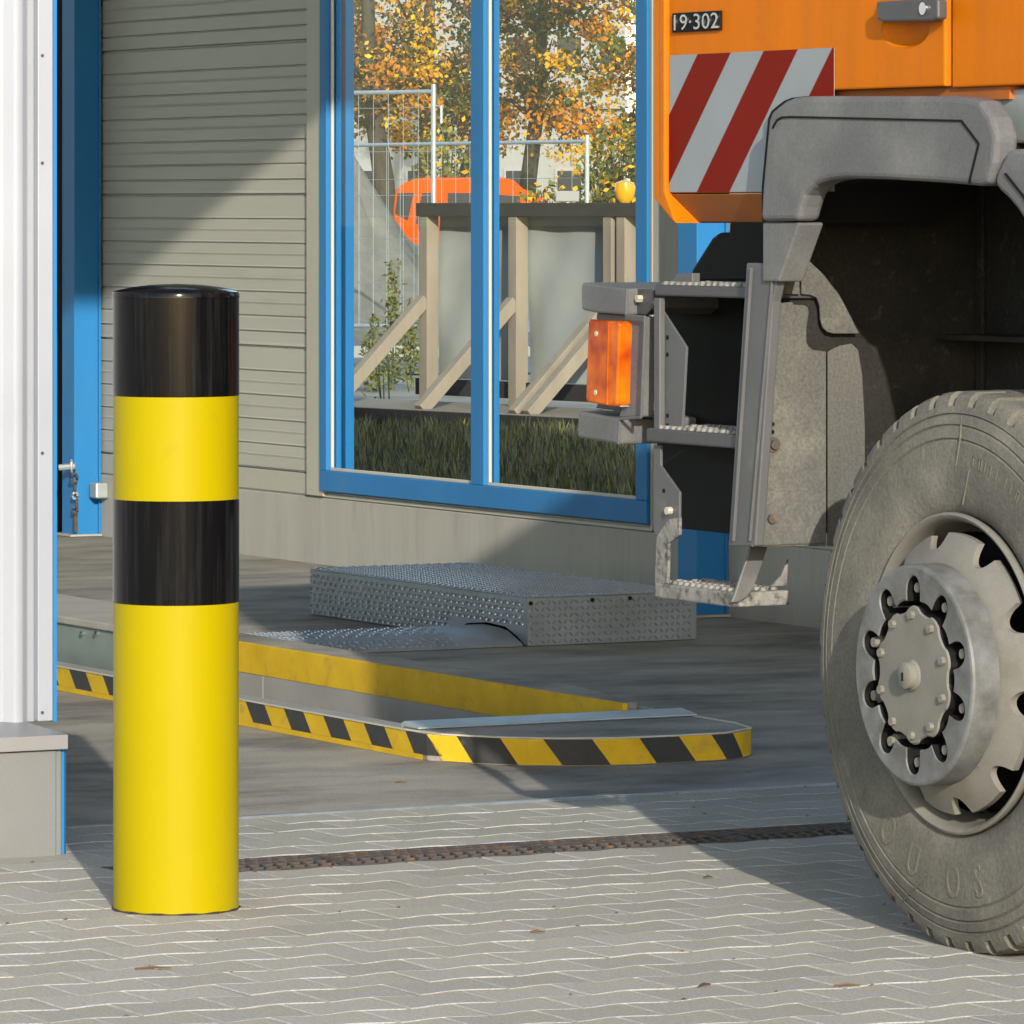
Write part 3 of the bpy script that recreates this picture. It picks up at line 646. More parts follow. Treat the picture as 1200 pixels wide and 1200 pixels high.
# --- wheel well lining
b = MB(); b.box(6.42, 6.45, 8.0, 9.99, .55, 1.64); b.box(6.0, 6.45, 8.0, 9.97, 1.6, 1.66); b.box(5.96, 6.45, 9.985, 10.01, .76, 1.62); b.build('well_lining', M['liner'], tr)  # dark front wall also stops sun leaking past the cut sheets
b = MB()
for px in (1030, 1090, 1150):
    yy, zz = onx(px, 300, 6.415); b.box(6.408, 6.4195, yy-.012, yy+.012, .9, 1.6)
b.build('liner_rib', M['liner'], tr, .003)['kind'] = 'stuff'
yy, zz = onx(1100, 390, 6.36); b = MB(); b.box(6.30, 6.4195, 8.4, 9.95, zz-.012, zz); b.build('liner_ledge', M['liner'], tr, .003)
YS = 9.96
def sheet(name, pts, Y, m, th=.006, bev=.002):
    b = MB(); b.prism([ony(px, py, Y) for px, py in pts], 'Y', Y, Y+th); return b.build(name, m, tr, bev)
sheet('mudguard_sheet', [(881.5,641),(888,500),(897,420),(903,356),(907,355.5),(929,354),(931,357),(943.6,357.6),(947,360),(948.3,366),(945.5,383),(945.5,401),(948,406),(953,410),(968.5,412),(968.5,640)], YS, M['dirty'])
sheet('mudguard_sheet', [(970.5,412.5),(978,408),(985,405),(998,402.5),(1006,410),(1011,440),(1014,500),(1014,640),(970.5,640)], YS+.004, M['rustsheet'])  # right edge cut at the shadow line, dark lining stands in for shade
sheet('mudguard_sheet', [(911.5,345),(918,330),(925,305),(929,287),(931,284),(937.3,292),(937.3,345)], YS-.002, M['dirty'])
sheet('mudguard_sheet', [(939.6,297),(946,303),(966,322),(984,345),(998,372),(1007,391),(977,391),(970,389),(965,384.5),(962,375),(961,358),(957.5,349),(950,345.8),(939.6,345)], YS, M['dirty'])  # slanting right edge follows the shadow line, shaded rest left to the dark lining
b = MB()
for px, py in ((905.5,521),(902.5,608)):
    x, z = ony(px, py, YS); b = MB(); b.tube([(x, YS-.012, z), (x, YS, z)], .010, 10); b.tube([(x, YS-.004, z), (x, YS, z)], .016, 12); b.build('bolt', M['rust'], tr)
for px, py in ((905,497),(905,506),(900.5,588),(901,631)):
    x, z = ony(px, py, YS); b = MB(); b.tube([(x, YS-.002, z), (x, YS, z)], .0045, 8); b.build('rivet_hole', M['blackp'], tr)
b = MB(); x0s, z0s = ony(890, 576, YS); x1s, z1s = ony(967, 576, YS); b.box(x0s, x1s, YS-.0045, YS-.001, ony(890,639,YS)[1], z0s); b.build('overlap_sheet', M['dirty'], tr, .001)
# slanted plate with folded edges
slab('slanted_plate', [(874.8,308),(912,308.5),(914,312),(905,353),(884.5,640),(853.5,640)], 5.856, .022, M['greysheet'], bevel=.003)
b = MB(); pg = poly([(882,314),(861,634)], 5.856); b.beam((5.8545, *pg[0]), (5.8545, *pg[1]), .005, .010, up=(1,0,0)); pg = poly([(907.5,316),(880,634)], 5.856); b.beam((5.8545, *pg[0]), (5.8545, *pg[1]), .004, .008, up=(1,0,0)); b.build('plate_fold', M['greysheet'], tr, .001)
# --- steps
XS = 5.885
def step(name, px0, px1, yt, yb, X, depth, m, serr=True):
    ym_, zt_ = onx(px1, yt, X); yM, zt2 = onx(px0, yt, X); zb_ = onx((px0+px1)/2, yb, X)[1]; zt_ = (zt_+zt2)/2
    b = MB(); b.box(X, X+depth, ym_, yM, zb_, zt_); o = b.build(name, m, tr, .004)
    if serr:
        b = MB(); n = int((yM-ym_)/.026)
        for i in range(n):
            for j in range(4):
                c = Vector((X+.018+j*depth/4.3, ym_+.015+i*.026+(.013 if j % 2 else 0), zt_)); b.tube([c, c+Vector((0,0,.007))], [.009, .0075], 6)
        q = b.build('grip_teeth', M['mud'], o); q['kind'] = 'stuff'
    return o
step('step', 767, 893, 335, 348.5, XS, .16, M['plastic2'])
step('step', 757, 880, 506, 522.5, XS-.012, .17, M['plastic2'])
step('step', 767, 859, 688.5, 706, XS-.01, .137, M['mud'])
slab('step_bracket', [(775.5,349),(775.5,363),(804,407),(799,506),(774.5,506),(767,506),(767,349)], XS+.012, .006, M['greysheet'], bevel=.001)
b = MB(); ya_, za_ = onx(767, 349, XS); yb_, zb_ = onx(773.8, 505, XS); b.box(XS-.002, XS+.012, yb_, ya_, zb_, za_); b.build('bracket_flange', M['greysheet'], tr, .002)
slab('step_bracket', [(766,522),(774,522),(774,546),(796,577),(795.5,627),(783,636),(782.5,682),(767,682),(769,629),(766,622)], XS+.004, .006, M['greysheet'], bevel=.001)
slab('hanger_strap', [(769,629),(783,609),(796,606),(796,627),(783,637),(782,684),(767,684)], XS-.004, .007, M['mud'], bevel=.0015)
b = MB(); yk, zk = onx(784.5, 598.5, XS); b.tube([(XS-.008, yk, zk), (XS+.006, yk, zk)], .0085, 10); b.build('bolt', M['bolt'], tr)
for px, py in ((782.5,395.5),(782.5,415.5),(782.5,487),(782.5,498.5),(782,575)):
    yk, zk = onx(px, py, XS+.012); b = MB(); q0 = XS+.0105 if py < 520 else XS+.0025; b.tube([(q0, yk, zk), (q0+.004, yk, zk)], .0048, 10); b.build('hole', M['blackp'], tr)
def strap(pts, Y, m, th=.008):
    b = MB(); b.prism([ony(px, py, Y) for px, py in pts], 'Y', Y, Y+th); return b.build('step_strap', m, tr, .002)
ye = onx(859, 700, XS-.01)[0]
strap([(880,640),(900,640),(893,662),(883,690),(875,700),(866,706),(857,706),(861,697)], ye-.012, M['greysheet'])
strap([(904,687),(916,675),(924.5,655),(922.5,687)], ye+.02, M['mud'])
b = MB(); yb_, zb_ = onx(870, 627, 6.06); yt_, zt_ = onx(770, 340, 6.06); b.box(6.06, 6.40, yb_-.0, yt_, zb_, zt_); b.build('step_housing', M['blackp'], tr)
slab('under_cab_box', [(853.5,255),(852.5,272),(840,272.5),(833,278),(807.5,318),(811,333),(900,333),(900,255)], 6.16, .5, M['blackp'], bevel=.012)
slab('small_bracket', [(786,331),(793,321),(797,320),(811,320),(811,331)], XS+.03, .02, M['greysheet'], bevel=.002)
# --- bumper end with side indicator
XB = 5.868
slab('bumper_end', [(681,334),(683,331),(733,338),(732,369),(700,367),(683,363.5),(681,361)], XB, .3, M['plastic'], bevel=.006)
slab('bumper_end', [(677,481.5),(725,490.5),(723,521),(676.4,513)], XB, .3, M['plastic'], bevel=.006)
slab('bumper_web', [(731,369.5),(754.4,371.4),(749.8,488.5),(724.5,490),(727,480),(730.5,385)], XB+.016, .035, M['plastic'], bevel=.004)
b = MB(); pg = poly([(733,338.5),(732.3,369.5),(754.6,371.5),(750,489),(725,491),(723.3,520.5)], XB-.001)
for p, q in zip(pg, pg[1:]): b.beam((XB+.002, *p), (XB+.002, *q), .006, .006, up=(1,0,0))
b.build('bumper_rim', M['greysheet'], tr, .001)
slab('bolt_plate', [(734,339),(765,338),(765,361),(756,369),(734,368)], XB+.03, .2, M['plastic2'], bevel=.002)
yk, zk = onx(746.7, 350, XB+.02); b = MB(); b.tube([(XB+.018, yk, zk), (XB+.034, yk, zk)], .0085, 6); b.build('bolt', M['bolt'], tr)
lamp = slab('indicator_lamp', [(689,376),(691,374),(723,376.5),(725.5,379),(722.5,474),(720,477),(688,471.5),(686,468)], XB-.016, .05, M['amber'], bevel=.006, seg=3)
b = MB(); pg = poly([(713.5,378),(711.5,474)], XB-.016); b.beam((XB-.016, *pg[0]), (XB-.016, *pg[1]), .004, .004, up=(1,0,0)); b.build('lens_rib', M['amber'], lamp)
for q in ((699,391),(698,460)):
    yk, zk = onx(*q, XB-.016); b = MB(); b.tube([(XB-.018, yk, zk), (XB-.012, yk, zk)], .006, 10); b.build('lens_screw', M['bolt'], lamp)
slab('lamp_back', [(699,367),(733,369),(731,383),(726.5,482),(698,478),(700,474)], XB+.02, .06, M['plastic2'], bevel=.002)
slab('lamp_gasket', [(726,380),(730,381),(727,477),(723.5,477)], XB-.004, .03, M['galv'], bevel=.001)
b = MB(); b.box(6.19, 8.2, onx(760, 400, XB)[0]+.05, onx(690, 400, XB)[0], .92, 1.27); b.build('front_bumper', M['blackp'], tr, .02)
# --- chassis below
b = MB(); b.box(6.46, 7.85, 2.5, 10.2, .78, 1.38); b.build('chassis', M['blackp'], tr, .01)
b = MB(); b.tube([(6.15, 9.17, .537), (8.1, 9.17, .537)], .075, 14); b.build('front_axle', M['blackp'], tr)
b = MB(); b.box(5.9, 8.33, 1.6, 7.7, 1.5, 2.6); b.build('load_body', M['orange'], tr, .01)
mr = MB(); mr.box(5.62, 5.70, YF+.02, YF+.08, 2.1, 2.75); mr.tube([(5.9, YF-.05, 2.9), (5.66, YF+.05, 2.82)], .014, 8); mr.tube([(5.9, YF-.05, 2.05), (5.66, YF+.05, 2.08)], .014, 8); mr.build('mirror', M['blackp'], tr, .006)

# --- wheel
WC = Vector((5.842, 9.172, .537))
def build_wheel(full=True):
    wh = bpy.data.objects.new('wheel', None); COL.objects.link(wh); wh.parent = tr; wh.empty_display_size = .1
    prof = [(.298,.05),(.305,.022),(.318,.008),(.335,.002),(.36,-.001),(.40,-.001),(.448,.001),(.4515,.0045),(.455,.001),(.475,.004),(.4785,.0085),(.482,.005),(.497,.010),(.500,.0145),(.503,.011),(.510,.013),(.516,.014),(.528,.018),(.538,.024),(.5445,.036),(.5448,.06),(.545,.10),(.532,.102),(.532,.112),(.5455,.114),(.5455,.19),(.532,.192),(.532,.2),(.5455,.202),(.545,.255),(.5445,.28),(.52,.30),(.42,.33),(.30,.30)]
    N = 46*12
    def rf(r, a, j, k):
        if k % 12 in (0, 1, 2) and a < .11 and r > .5165: return .513+(r-.5165)*.04
        return r
    t = MB(); t.lathe(prof, WC, 'X', N, rfun=rf)
    t.v = [(x, y, max(z, .0008)) for x, y, z in t.v]
    ty = t.build('tyre', M['rubber'], wh, smooth=True, angle=28)
    r = MB(); r.lathe([(.297,.05),(.300,.024),(.308,.012),(.3115,.004),(.3105,-.002),(.306,-.0045),(.301,-.002),(.296,.006),(.291,.022),(.287,.06),(.270,.11),(.262,.16),(.255,.27)], WC, 'X', 96); r.build('rim', M['rim'], wh, smooth=True, angle=50)
    # scalloped disc with hand holes
    d = MB(); n = 300; ring = 6; vs = []
    def rout(t):
        ph = (degrees(t)-9) % 36; ph = min(ph, 36-ph); q = radians(ph)*.25/.027
        return .272-(.034*sqrt(1-q**2) if q < 1 else 0)
    for k in range(n):
        t = 2*pi*k/n; ro = rout(t)
        for j in range(ring):
            rr = .19+(ro-.19)*j/(ring-1); a = -.034 if rr < .215 else -.034+(rr-.215)*.55
            vs.append((WC.x+a, WC.y+rr*cos(t), WC.z+rr*sin(t)))
        a = -.034+max(0, ro-.215)*.55+.014; vs.append((WC.x+a, WC.y+ro*.998*cos(t), WC.z+ro*.998*sin(t)))
    R = ring+1
    d.add(vs, [(k*R+j, ((k+1) % n)*R+j, ((k+1) % n)*R+j+1, k*R+j+1) for k in range(n) for j in range(ring)])
    d.build('wheel_disc', M['rim'], wh, smooth=True, angle=40)
    b = MB(); b.lathe([(.2725,.05),(.268,.10),(.2,.11),(.02,.11)], WC, 'X', 48); b.build('brake_drum', M['blackp'], wh, smooth=True)
    # hub ring with keyhole cut-outs
    n = 360; vs = []
    def rin(t):
        ph = (degrees(t)-18) % 36; ph = min(ph, 36-ph); q = radians(ph)*.168/.0285
        base = .1425-.003*cos(radians(ph)*10)
        return base+(.0515*sqrt(1-q*q) if q < 1 else 0)
    prof2 = lambda ri: [(ri, -.030), (ri, -.0885), (ri+.003, -.0915), (.2065, -.0925), (.2110, -.0905), (.2135, -.086), (.214, -.028)]
    h = MB()
    for k in range(n):
        t = 2*pi*k/n
        for r_, a in prof2(rin(t)): vs.append((WC.x+a, WC.y+r_*cos(t), WC.z+r_*sin(t)))
    R = 7
    h.add(vs, [(k*R+j, ((k+1) % n)*R+j, ((k+1) % n)*R+j+1, k*R+j+1) for k in range(n) for j in range(R-1)])
    h.m = [1 if i % (R-1) == 0 else 0 for i in range(len(h.f))]
    h.build('hub_ring', [M['hub'], M['blackp']], wh, smooth=True, angle=24)
    b = MB(); b.lathe([(.204,-.034),(.0001,-.034)], WC, 'X', 48); b.build('hub_base', M['blackp'], wh)
    n = 240; vs = []
    h = MB()
    for k in range(n):
        t = 2*pi*k/n; c = cos(10*(t-radians(18))); ro = .1285+.0055*(1 if c > 0 else -1)*abs(c)**.6
        for r_, a in ((ro, -.032), (ro, -.088), (ro-.003, -.0915), (.090, -.0925), (.03, -.093)): vs.append((WC.x+a, WC.y+r_*cos(t), WC.z+r_*sin(t)))
    R = 5
    h.add(vs, [(k*R+j, ((k+1) % n)*R+j, ((k+1) % n)*R+j+1, k*R+j+1) for k in range(n) for j in range(R-1)])
    h.m = [1 if i % (R-1) == 0 else 0 for i in range(len(h.f))]
    h.build('hub_plate', [M['hubplate'], M['blackp']], wh, smooth=True, angle=40)
    b = MB(); b.lathe([(.031,-.092),(.030,-.098),(.027,-.100),(.026,-.112),(.022,-.115),(.0001,-.1155)], WC, 'X', 32); b.build('hub_cap', M['hubplate'], wh, smooth=True, angle=40)
    b = MB(); b.box(WC.x-.1165, WC.x-.115, WC.y-.003, WC.y+.003, WC.z-.010, WC.z+.006); b.build('cap_slot', M['blackp'], wh)
    nb = MB(); nb.tube([(0,0,0), (-.036,0,0)], .0150, 6); nb.tube([(-.0355,0,0), (-.049,0,0)], [.0115,.0095], 10)
    bb = MB(); bb.tube([(0,0,0), (-.010,0,0)], .0085, 8)
    nm = nb.build('wheel_nut', M['nut'], None, link=False).data; bm_ = bb.build('flange_bolt', M['nut'], None, link=False).data
    for k in range(10):
        t = radians(18+36*k)
        o = bpy.data.objects.new('wheel_nut', nm); COL.objects.link(o); o.parent = wh; o.location = Vector((WC.x-.034, WC.y+.168*cos(t), WC.z+.168*sin(t)))-origin(tr); o.rotation_euler = (t, 0, 0)
        t += radians(0)
        o = bpy.data.objects.new('flange_bolt', bm_); COL.objects.link(o); o.parent = wh; o.location = Vector((WC.x-.0905, WC.y+.116*cos(t), WC.z+.116*sin(t)))-origin(tr); o.rotation_euler = (t, 0, 0)
    # moulded sidewall marks
    lt = MB(); rnd = random.Random(3)
    def tick(r, t, wr, wt):
        c = Vector((WC.x+.0003, WC.y+r*cos(t), WC.z+r*sin(t))); ra = Vector((0, cos(t), sin(t)))*wr/2; ta = Vector((0, -sin(t), cos(t)))*wt/2
        f = Vector((-.0022, 0, 0)); lt.add([c-ra-ta, c+ra-ta, c+ra+ta, c-ra+ta]+[c-ra-ta+f, c+ra-ta+f, c+ra+ta+f, c-ra+ta+f], [(4,5,6,7),(0,1,5,4),(1,2,6,5),(2,3,7,6),(3,0,4,7)])
    def oval(r, t, a, b_, wln=.003):
        for k in range(14):
            q = 2*pi*k/14; q2 = 2*pi*(k+1)/14; P_ = [Vector((WC.x-.001, WC.y+(r+a*cos(u))*cos(t+b_*sin(u)/r), WC.z+(r+a*cos(u))*sin(t+b_*sin(u)/r))) for u in (q, q2)]
            lt.beam(P_[0], P_[1], wln, .003, up=(1,0,0))
    for c0, c1 in ((100, 172),):
        a = c0
        while a < c1:
            t = radians(a); kind = rnd.random()
            if kind < .75:
                tick(.418, t, .022, .0022)
                if kind < .4: tick(.418+rnd.choice((-.010, 0, .010)), t+.010, .0022, .010)
                if kind < .2: tick(.418, t+.020, .022, .0022)
            a += 2.9 if kind < .75 else 1.8
    for ch, deg in (('S', 257), ('O', 270), ('U', 291), ('O', 306)):
        tm_ = text_mesh(ch, .105, .0012); t = radians(deg); ra = Vector((0, cos(t), sin(t))); ta = Vector((0, -sin(t), cos(t)))
        lt.add([Vector((WC.x-.001-v.co.z, WC.y, WC.z))+ra*(.405-v.co.y*.9)+ta*(-v.co.x*.62) for v in tm_.vertices], [tuple(p.vertices) for p in tm_.polygons])
    def hair(t0, r0, t1, r1): lt.beam((WC.x-.0014, WC.y+r0*cos(t0), WC.z+r0*sin(t0)), (WC.x+(.010 if r1 > .48 else -.0014), WC.y+r1*cos(t1), WC.z+r1*sin(t1)), .0022, .003, up=(1,0,0))
    for q in ((1.60,.40,1.63,.455), (1.63,.455,1.60,.495), (2.42,.44,2.40,.50), (2.42,.44,2.30,.41), (1.68,.33,1.72,.40), (4.95,.41,5.02,.45), (5.02,.45,5.12,.505), (3.35,.38,3.30,.44)): hair(*q)
    q = lt.build('sidewall_marks', M['rubber2'], wh); q['kind'] = 'stuff'
    return wh
wheel = build_wheel()
def copy_tree(o, parent):
    c = o.copy(); COL.objects.link(c); c.parent = parent
    for ch in list(o.children): copy_tree(ch, c)
    return c
for cx, cy, flip in ((8.39, 9.172, True), (5.842, 4.6, False), (8.39, 4.6, True)):
    c = copy_tree(wheel, tr)
    off = WC-origin(tr)
    if flip:
        c.rotation_euler = (0, 0, pi); R_ = Matrix.Rotation(pi, 3, 'Z'); c.location = Vector((cx, cy, WC.z))-origin(tr)-R_ @ off
    else: c.location = Vector((cx, cy, WC.z))-WC

# ================================================================== YARD SEEN THROUGH THE WINDOW
yd = MB(); yd.box(XW+.26, 300, -60, 400, -.25, -.012); struct(yd.build('yard', M['soil']))
rd = MB(); 
p = [onz(300, 402), onz(760, 396), onz(760, 436), onz(300, 440)]
rd.add([(x, y, .004) for x, y in p], [(0,1,2,3)]); struct(rd.build('road', mat('asphalt', (.12, .125, .135), .9)))
rd = MB(); a, b_ = onz(300, 421), onz(760, 417); rd.beam((*a, .06), (*b_, .06), .25, .12); tag(rd.build('road_kerb', M['render'], None, .02), 'pale kerb along the yard road behind the timber hoarding', 'kerb')
# grass
gm = MB(); rg = random.Random(5)
for i in range(15000):
    px = rg.uniform(370, 800); py = 497+(rg.random()**.8)*100; x, y = onz(px, py); hgt = rg.uniform(.04, .17)*(1.0 if py > 510 else .6); a = rg.uniform(0, 2*pi)
    d = Vector((cos(a), sin(a), 0))*.010; ln = Vector((rg.uniform(-.06,.06), rg.uniform(-.06,.06), hgt)); b0 = Vector((x, y, -.012))
    gm.add([b0-d, b0+d, b0+d*.6+ln*.6, b0+ln, b0-d*.6+ln*.6], [(0,1,2,4),(4,2,3)], 1 if rg.random() < .22 else 0)
tag(gm.build('grass', [M['grass'], M['weed']]), 'dark rough grass strip just outside the blue window', 'grass', kind='stuff')
# timber hoarding
t_ = Vector((.157, -.988, 0)); n_ = Vector((-.988, -.157, 0)); hb_ = ond(511, 470, 38.0); hb_.z = 0
ho = thing('timber_hoarding', hb_, 'grey timber hoarding with pale tarpaulin panels and slanted props on a low platform', 'hoarding')
def H(s, n, z): return hb_+t_*s+n_*n+Vector((0,0,z))
def hbeam(name, p, q, w_, h_, m, up=(0,0,1)):
    b = MB(); b.beam(p, q, w_, h_, up); return b.build(name, m, ho, .004)
for s_ in (0.0, 1.0, 2.02, 2.16, 3.1, 4.1): hbeam('post', H(s_, .06, .10), H(s_, .06, 1.37), .10, .09, M['wood'], up=t_)
hbeam('top_rail', H(-.07, .05, 1.41), H(5, .05, 1.41), .14, .09, M['woodd'])
hbeam('bottom_rail', H(-.2, .0, .21), H(5, .0, .21), .06, .11, M['woodd'])
for s_ in (0.0, 1.0, 2.02, 2.16, 3.1, 4.1): hbeam('prop', H(s_-.0, .10, .80), H(s_-.0, .86, .10), .085, .075, M['wood'], up=t_)
b = MB()
for k in range(1): b.beam(H(-3, .45, .085), H(5, .45, .085), 1.05, .045)
b.build('platform_board', M['wood'], ho, .004)
hbeam('platform_edge', H(-3, .985, .06), H(5, .985, .06), .04, .09, M['woodd'])
for s_ in (-.75, .35, 1.9, 3.3): hbeam('sleeper', H(s_, -.1, .022), H(s_, .98, .022), .2, .075, M['woodd'])
for s0, s1 in ((.01, .99), (1.01, 2.01), (2.17, 3.09), (3.11, 4.09)):
    b = MB(); nx, nz = 26, 14; vs = []
    for j in range(nz+1):
        for i in range(nx+1):
            u = i/nx; v = j/nz; fold = .022*sin(u*6+v*3.5+s0*5)*(1-v*.7)+.010*sin(u*13-v*7+s0)*(1-v*.5)
            vs.append(H(s0+(s1-s0)*u, fold-.02, .27+(1.375-.27)*v))
    b.add(vs, [(j*(nx+1)+i, j*(nx+1)+i+1, (j+1)*(nx+1)+i+1, (j+1)*(nx+1)+i) for j in range(nz) for i in range(nx)])
    b.build('tarpaulin', M['tarp'], ho, smooth=True)
# warning lamp and white box on the hoarding
wl = H(2.13, .05, 1.455); la = thing('warning_lamp', wl, 'round amber construction warning lamp on top of the timber hoarding', 'lamp')
b = MB(); b.lathe([(.0001,.0),(.035,.0),(.06,.03),(.068,.08),(.06,.13),(.0001,.15)], wl, 'Z', 20); b.build('lens', M['lampyellow'], la, smooth=True)
b = MB(); b.lathe([(.03,-.03),(.03,.0)], wl, 'Z', 12); b.build('base', M['plastic2'], la)
p = ond(665, 230, 52); b = MB(); d1 = Vector((_c, -_s, 0)); d2 = Vector((_s, _c, 0))
b.prism([(-.11, -.05), (.11, -.05), (.11, .05), (-.11, .05)], 'Y', 0, .12); b.v = [tuple(p+d1*x+d2*y+Vector((0,0,z))) for x, y, z in b.v]
wb = thing('meter_box', (p.x, p.y, 0), 'small white box on a pole behind the timber hoarding', 'box'); b.build('box', M['render'], wb, .01)
b = MB(); b.tube([(p.x+.03, p.y+.05, 0), (p.x+.03, p.y+.05, p.z-.04)], .03, 8); b.build('pole', M['galv'], wb)
# wire mesh site fences
def site_fence(px0, px1, D0, D1, ztop, zbot, label, step_=.16, rr=.021, wr=.0024, extra=None):
    A, B = ond(px0, 240, D0), ond(px1, 240, D1); f_ = thing('site_fence', (B.x, B.y, 0), label, 'fence', 'wire mesh site fences in the yard')
    up = Vector((0,0,1)); at = lambda t, z: Vector((A.x+(B.x-A.x)*t, A.y+(B.y-A.y)*t, z))
    for t in (0, 1):
        b = MB(); b.tube([at(t, 0), at(t, ztop+(.06 if t else 0))], rr, 10); b.build('post', M['galv'], f_, smooth=True)
    for z in (ztop, zbot):
        b = MB(); b.tube([at(0, z), at(1, z)], rr*.85, 8); b.build('rail', M['galv'], f_, smooth=True)
    L = (B-A).length; n = int(L/step_); b = MB()
    for i in range(1, n): b.tube([at(i/n, zbot), at(i/n, ztop)], wr, 4)
    for z in [zbot+k*.36 for k in range(1, int((ztop-zbot)/.36)+1)]: b.tube([at(0, z), at(1, z)], wr, 4)
    q = b.build('wire_mesh', M['galv'], f_); q['kind'] = 'stuff'
    if extra: b = MB(); b.tube([at(1, ztop-.12), at(1.035, ztop-.12), at(1.035, ztop-.26)], .012, 6); b.build('bracket', M['galv'], f_)
    return f_
site_fence(250, 508, 47.5, 46, 2.37, .44, 'tall galvanised mesh fence panel in front of the gravel heap', extra=True)
site_fence(300, 688, 57, 52, 2.03, .25, 'lower galvanised mesh fence panel behind the timber hoarding', .24)
# gravel heap
gc = ond(392, 240, 60); gc.z = 0
gb = MB(); n = 56; pr = [(.02,2.22),(.12,2.1),(.3,1.78),(.6,1.28),(.95,.74),(1.35,.32),(1.9,.05),(2.4,-.05)]; rg = random.Random(2)
gb.lathe(pr, gc, 'Z', n, rfun=lambda r, a, j, k: r*(1+.05*sin(k*.9+j)+rg.uniform(-.05,.05))*1.06)
tag(gb.build('gravel_heap', M['gravel'], smooth=True), 'steep grey heap of gravel standing in the yard behind the mesh fence', 'heap')
# weeds in front of the heap
def weed(px, D, h, label, n=110, seed=1):
    rg = random.Random(seed); p = ond(px, 240, D); w_ = thing('weed_plant', (p.x, p.y, 0), label, 'plant', 'tall weeds by the mesh fence'); b = MB(); l = MB()
    for k in range(5):
        a = rg.uniform(0, 6.28); top = Vector((p.x+.12*cos(a)*rg.random(), p.y+.12*sin(a)*rg.random(), h*rg.uniform(.6, 1))); b.tube([(p.x+.03*cos(a), p.y+.03*sin(a), -.02), top], [.006, .002], 4)
        for i in range(n//5):
            t = rg.uniform(.1, 1); c = Vector((p.x, p.y, 0)).lerp(top, t)+Vector((rg.gauss(0,.07), rg.gauss(0,.07), rg.gauss(0,.03)))*(1.15-t); d = Vector((rg.gauss(0,1), rg.gauss(0,1), rg.gauss(.3,1))).normalized()*.028; e = d.cross(Vector((rg.gauss(0,1),rg.gauss(0,1),rg.gauss(0,1)))).normalized()*.010
            l.add([c-d, c+e, c+d, c-e], [(0,1,2,3)])
    b.build('stem', M['weed'], w_); l.build('foliage', M['weed'], w_)
weed(458, 44, 1.25, 'tallest yellow green weed before the gravel heap', 420, 1); weed(436, 43.5, .62, 'short bushy weed left of the tallest weed', 420, 2); weed(482, 44.5, .7, 'short weed right of the tallest weed near the timber post', 420, 3); weed(452, 40.6, .5, 'thin dry weed stalk beside the platform edge', 30, 4)
# orange van, side on, far across the yard
VD = 118.0
def vp(px, py, dep=0.): return ond(px, py, VD+dep)
van = thing('orange_van', (vp(550, 240).x, vp(550, 240).y, 0), 'bright orange van parked across the yard behind the timber hoarding', 'van')
fwd = Vector((_s, _c, 0))
def vslab(name, pts, d0, d1, m, parent=van, bev=.03):
    b = MB(); base = [vp(px, py) for px, py in pts]; n = len(base); b.add([p+fwd*d0 for p in base]+[p+fwd*d1 for p in base], [tuple(range(n))[::-1], tuple(range(n, 2*n))]+[(i, (i+1) % n, n+(i+1) % n, n+i) for i in range(n)])
    return b.build(name, m, parent, bev)
vbody = vslab('body', [(461,250),(463,226),(472,215),(486,209.5),(500,208),(590,208),(602,211),(613,221),(640,233),(646,245),(648,305),(468,305),(464,275)], 0, 1.75, M['vanorange'])
for q in ([(466,226),(485,226),(478,258),(463,250)], [(495,226),(507,226),(507,262),(487,262)], [(525,226),(553,226),(553,260),(525,260)], [(583,228),(609,230),(612,255),(583,255)]):
    vslab('window', q, -.03, .02, M['winglass'], van, 0)
vslab('mirror', [(494,250),(502,246),(503,262),(497,268),(492,266)], -.25, -.05, M['mirrorblue'])
for px in (480, 605):
    c = vp(px, 305); b = MB(); c.z = .33
    for dd in (0, 1.5):
        b.tube([c+fwd*(dd-.02), c+fwd*(dd+.2)], .33, 20)
    b.build('wheel', M['rubber'], van)
# white building
def bp_(px, D, z): p = ond(px, 240, D); p.z = z; return p
bl = thing('white_building', (bp_(560, 170, 0).x, bp_(560, 170, 0).y, 0), 'white rendered building behind the autumn trees', 'building')
right = Vector((_c, -_s, 0))
def bslab(name, px0, px1, z0, z1, d0, d1, m, parent=bl, bev=0):
    a, c = bp_(px0, 170, z0), bp_(px1, 170, z0); b = MB(); vs = []
    for z in (z0, z1):
        for p, dd in ((a, d0), (c, d0), (c, d1), (a, d1)): vs.append(Vector((p.x, p.y, z))+fwd*dd)
    b.add(vs, [(3,2,1,0),(4,5,6,7),(0,1,5,4),(1,2,6,5),(2,3,7,6),(3,0,4,7)]); return b.build(name, m, parent, bev)
bslab('wall', 120, 733, 0, 9.5, 0, 10, M['render'])
bslab('cornice', 120, 735, 4.35, 4.62, -.25, 0, M['render'])
bslab('flat_roof', 115, 737, 9.5, 9.8, -.3, 10.3, M['ledge'])
for px in (300, 420, 475, 545, 590, 650, 700):
    for z0, z1 in ((1.4, 2.55), (5.4, 6.6)):
        fr_ = bslab('window', px, px+34, z0, z1, -.06, .0, M['ledge']); bslab('pane', px+3, px+31, z0+.08, z1-.08, -.08, -.065, M['winglass'], fr_)
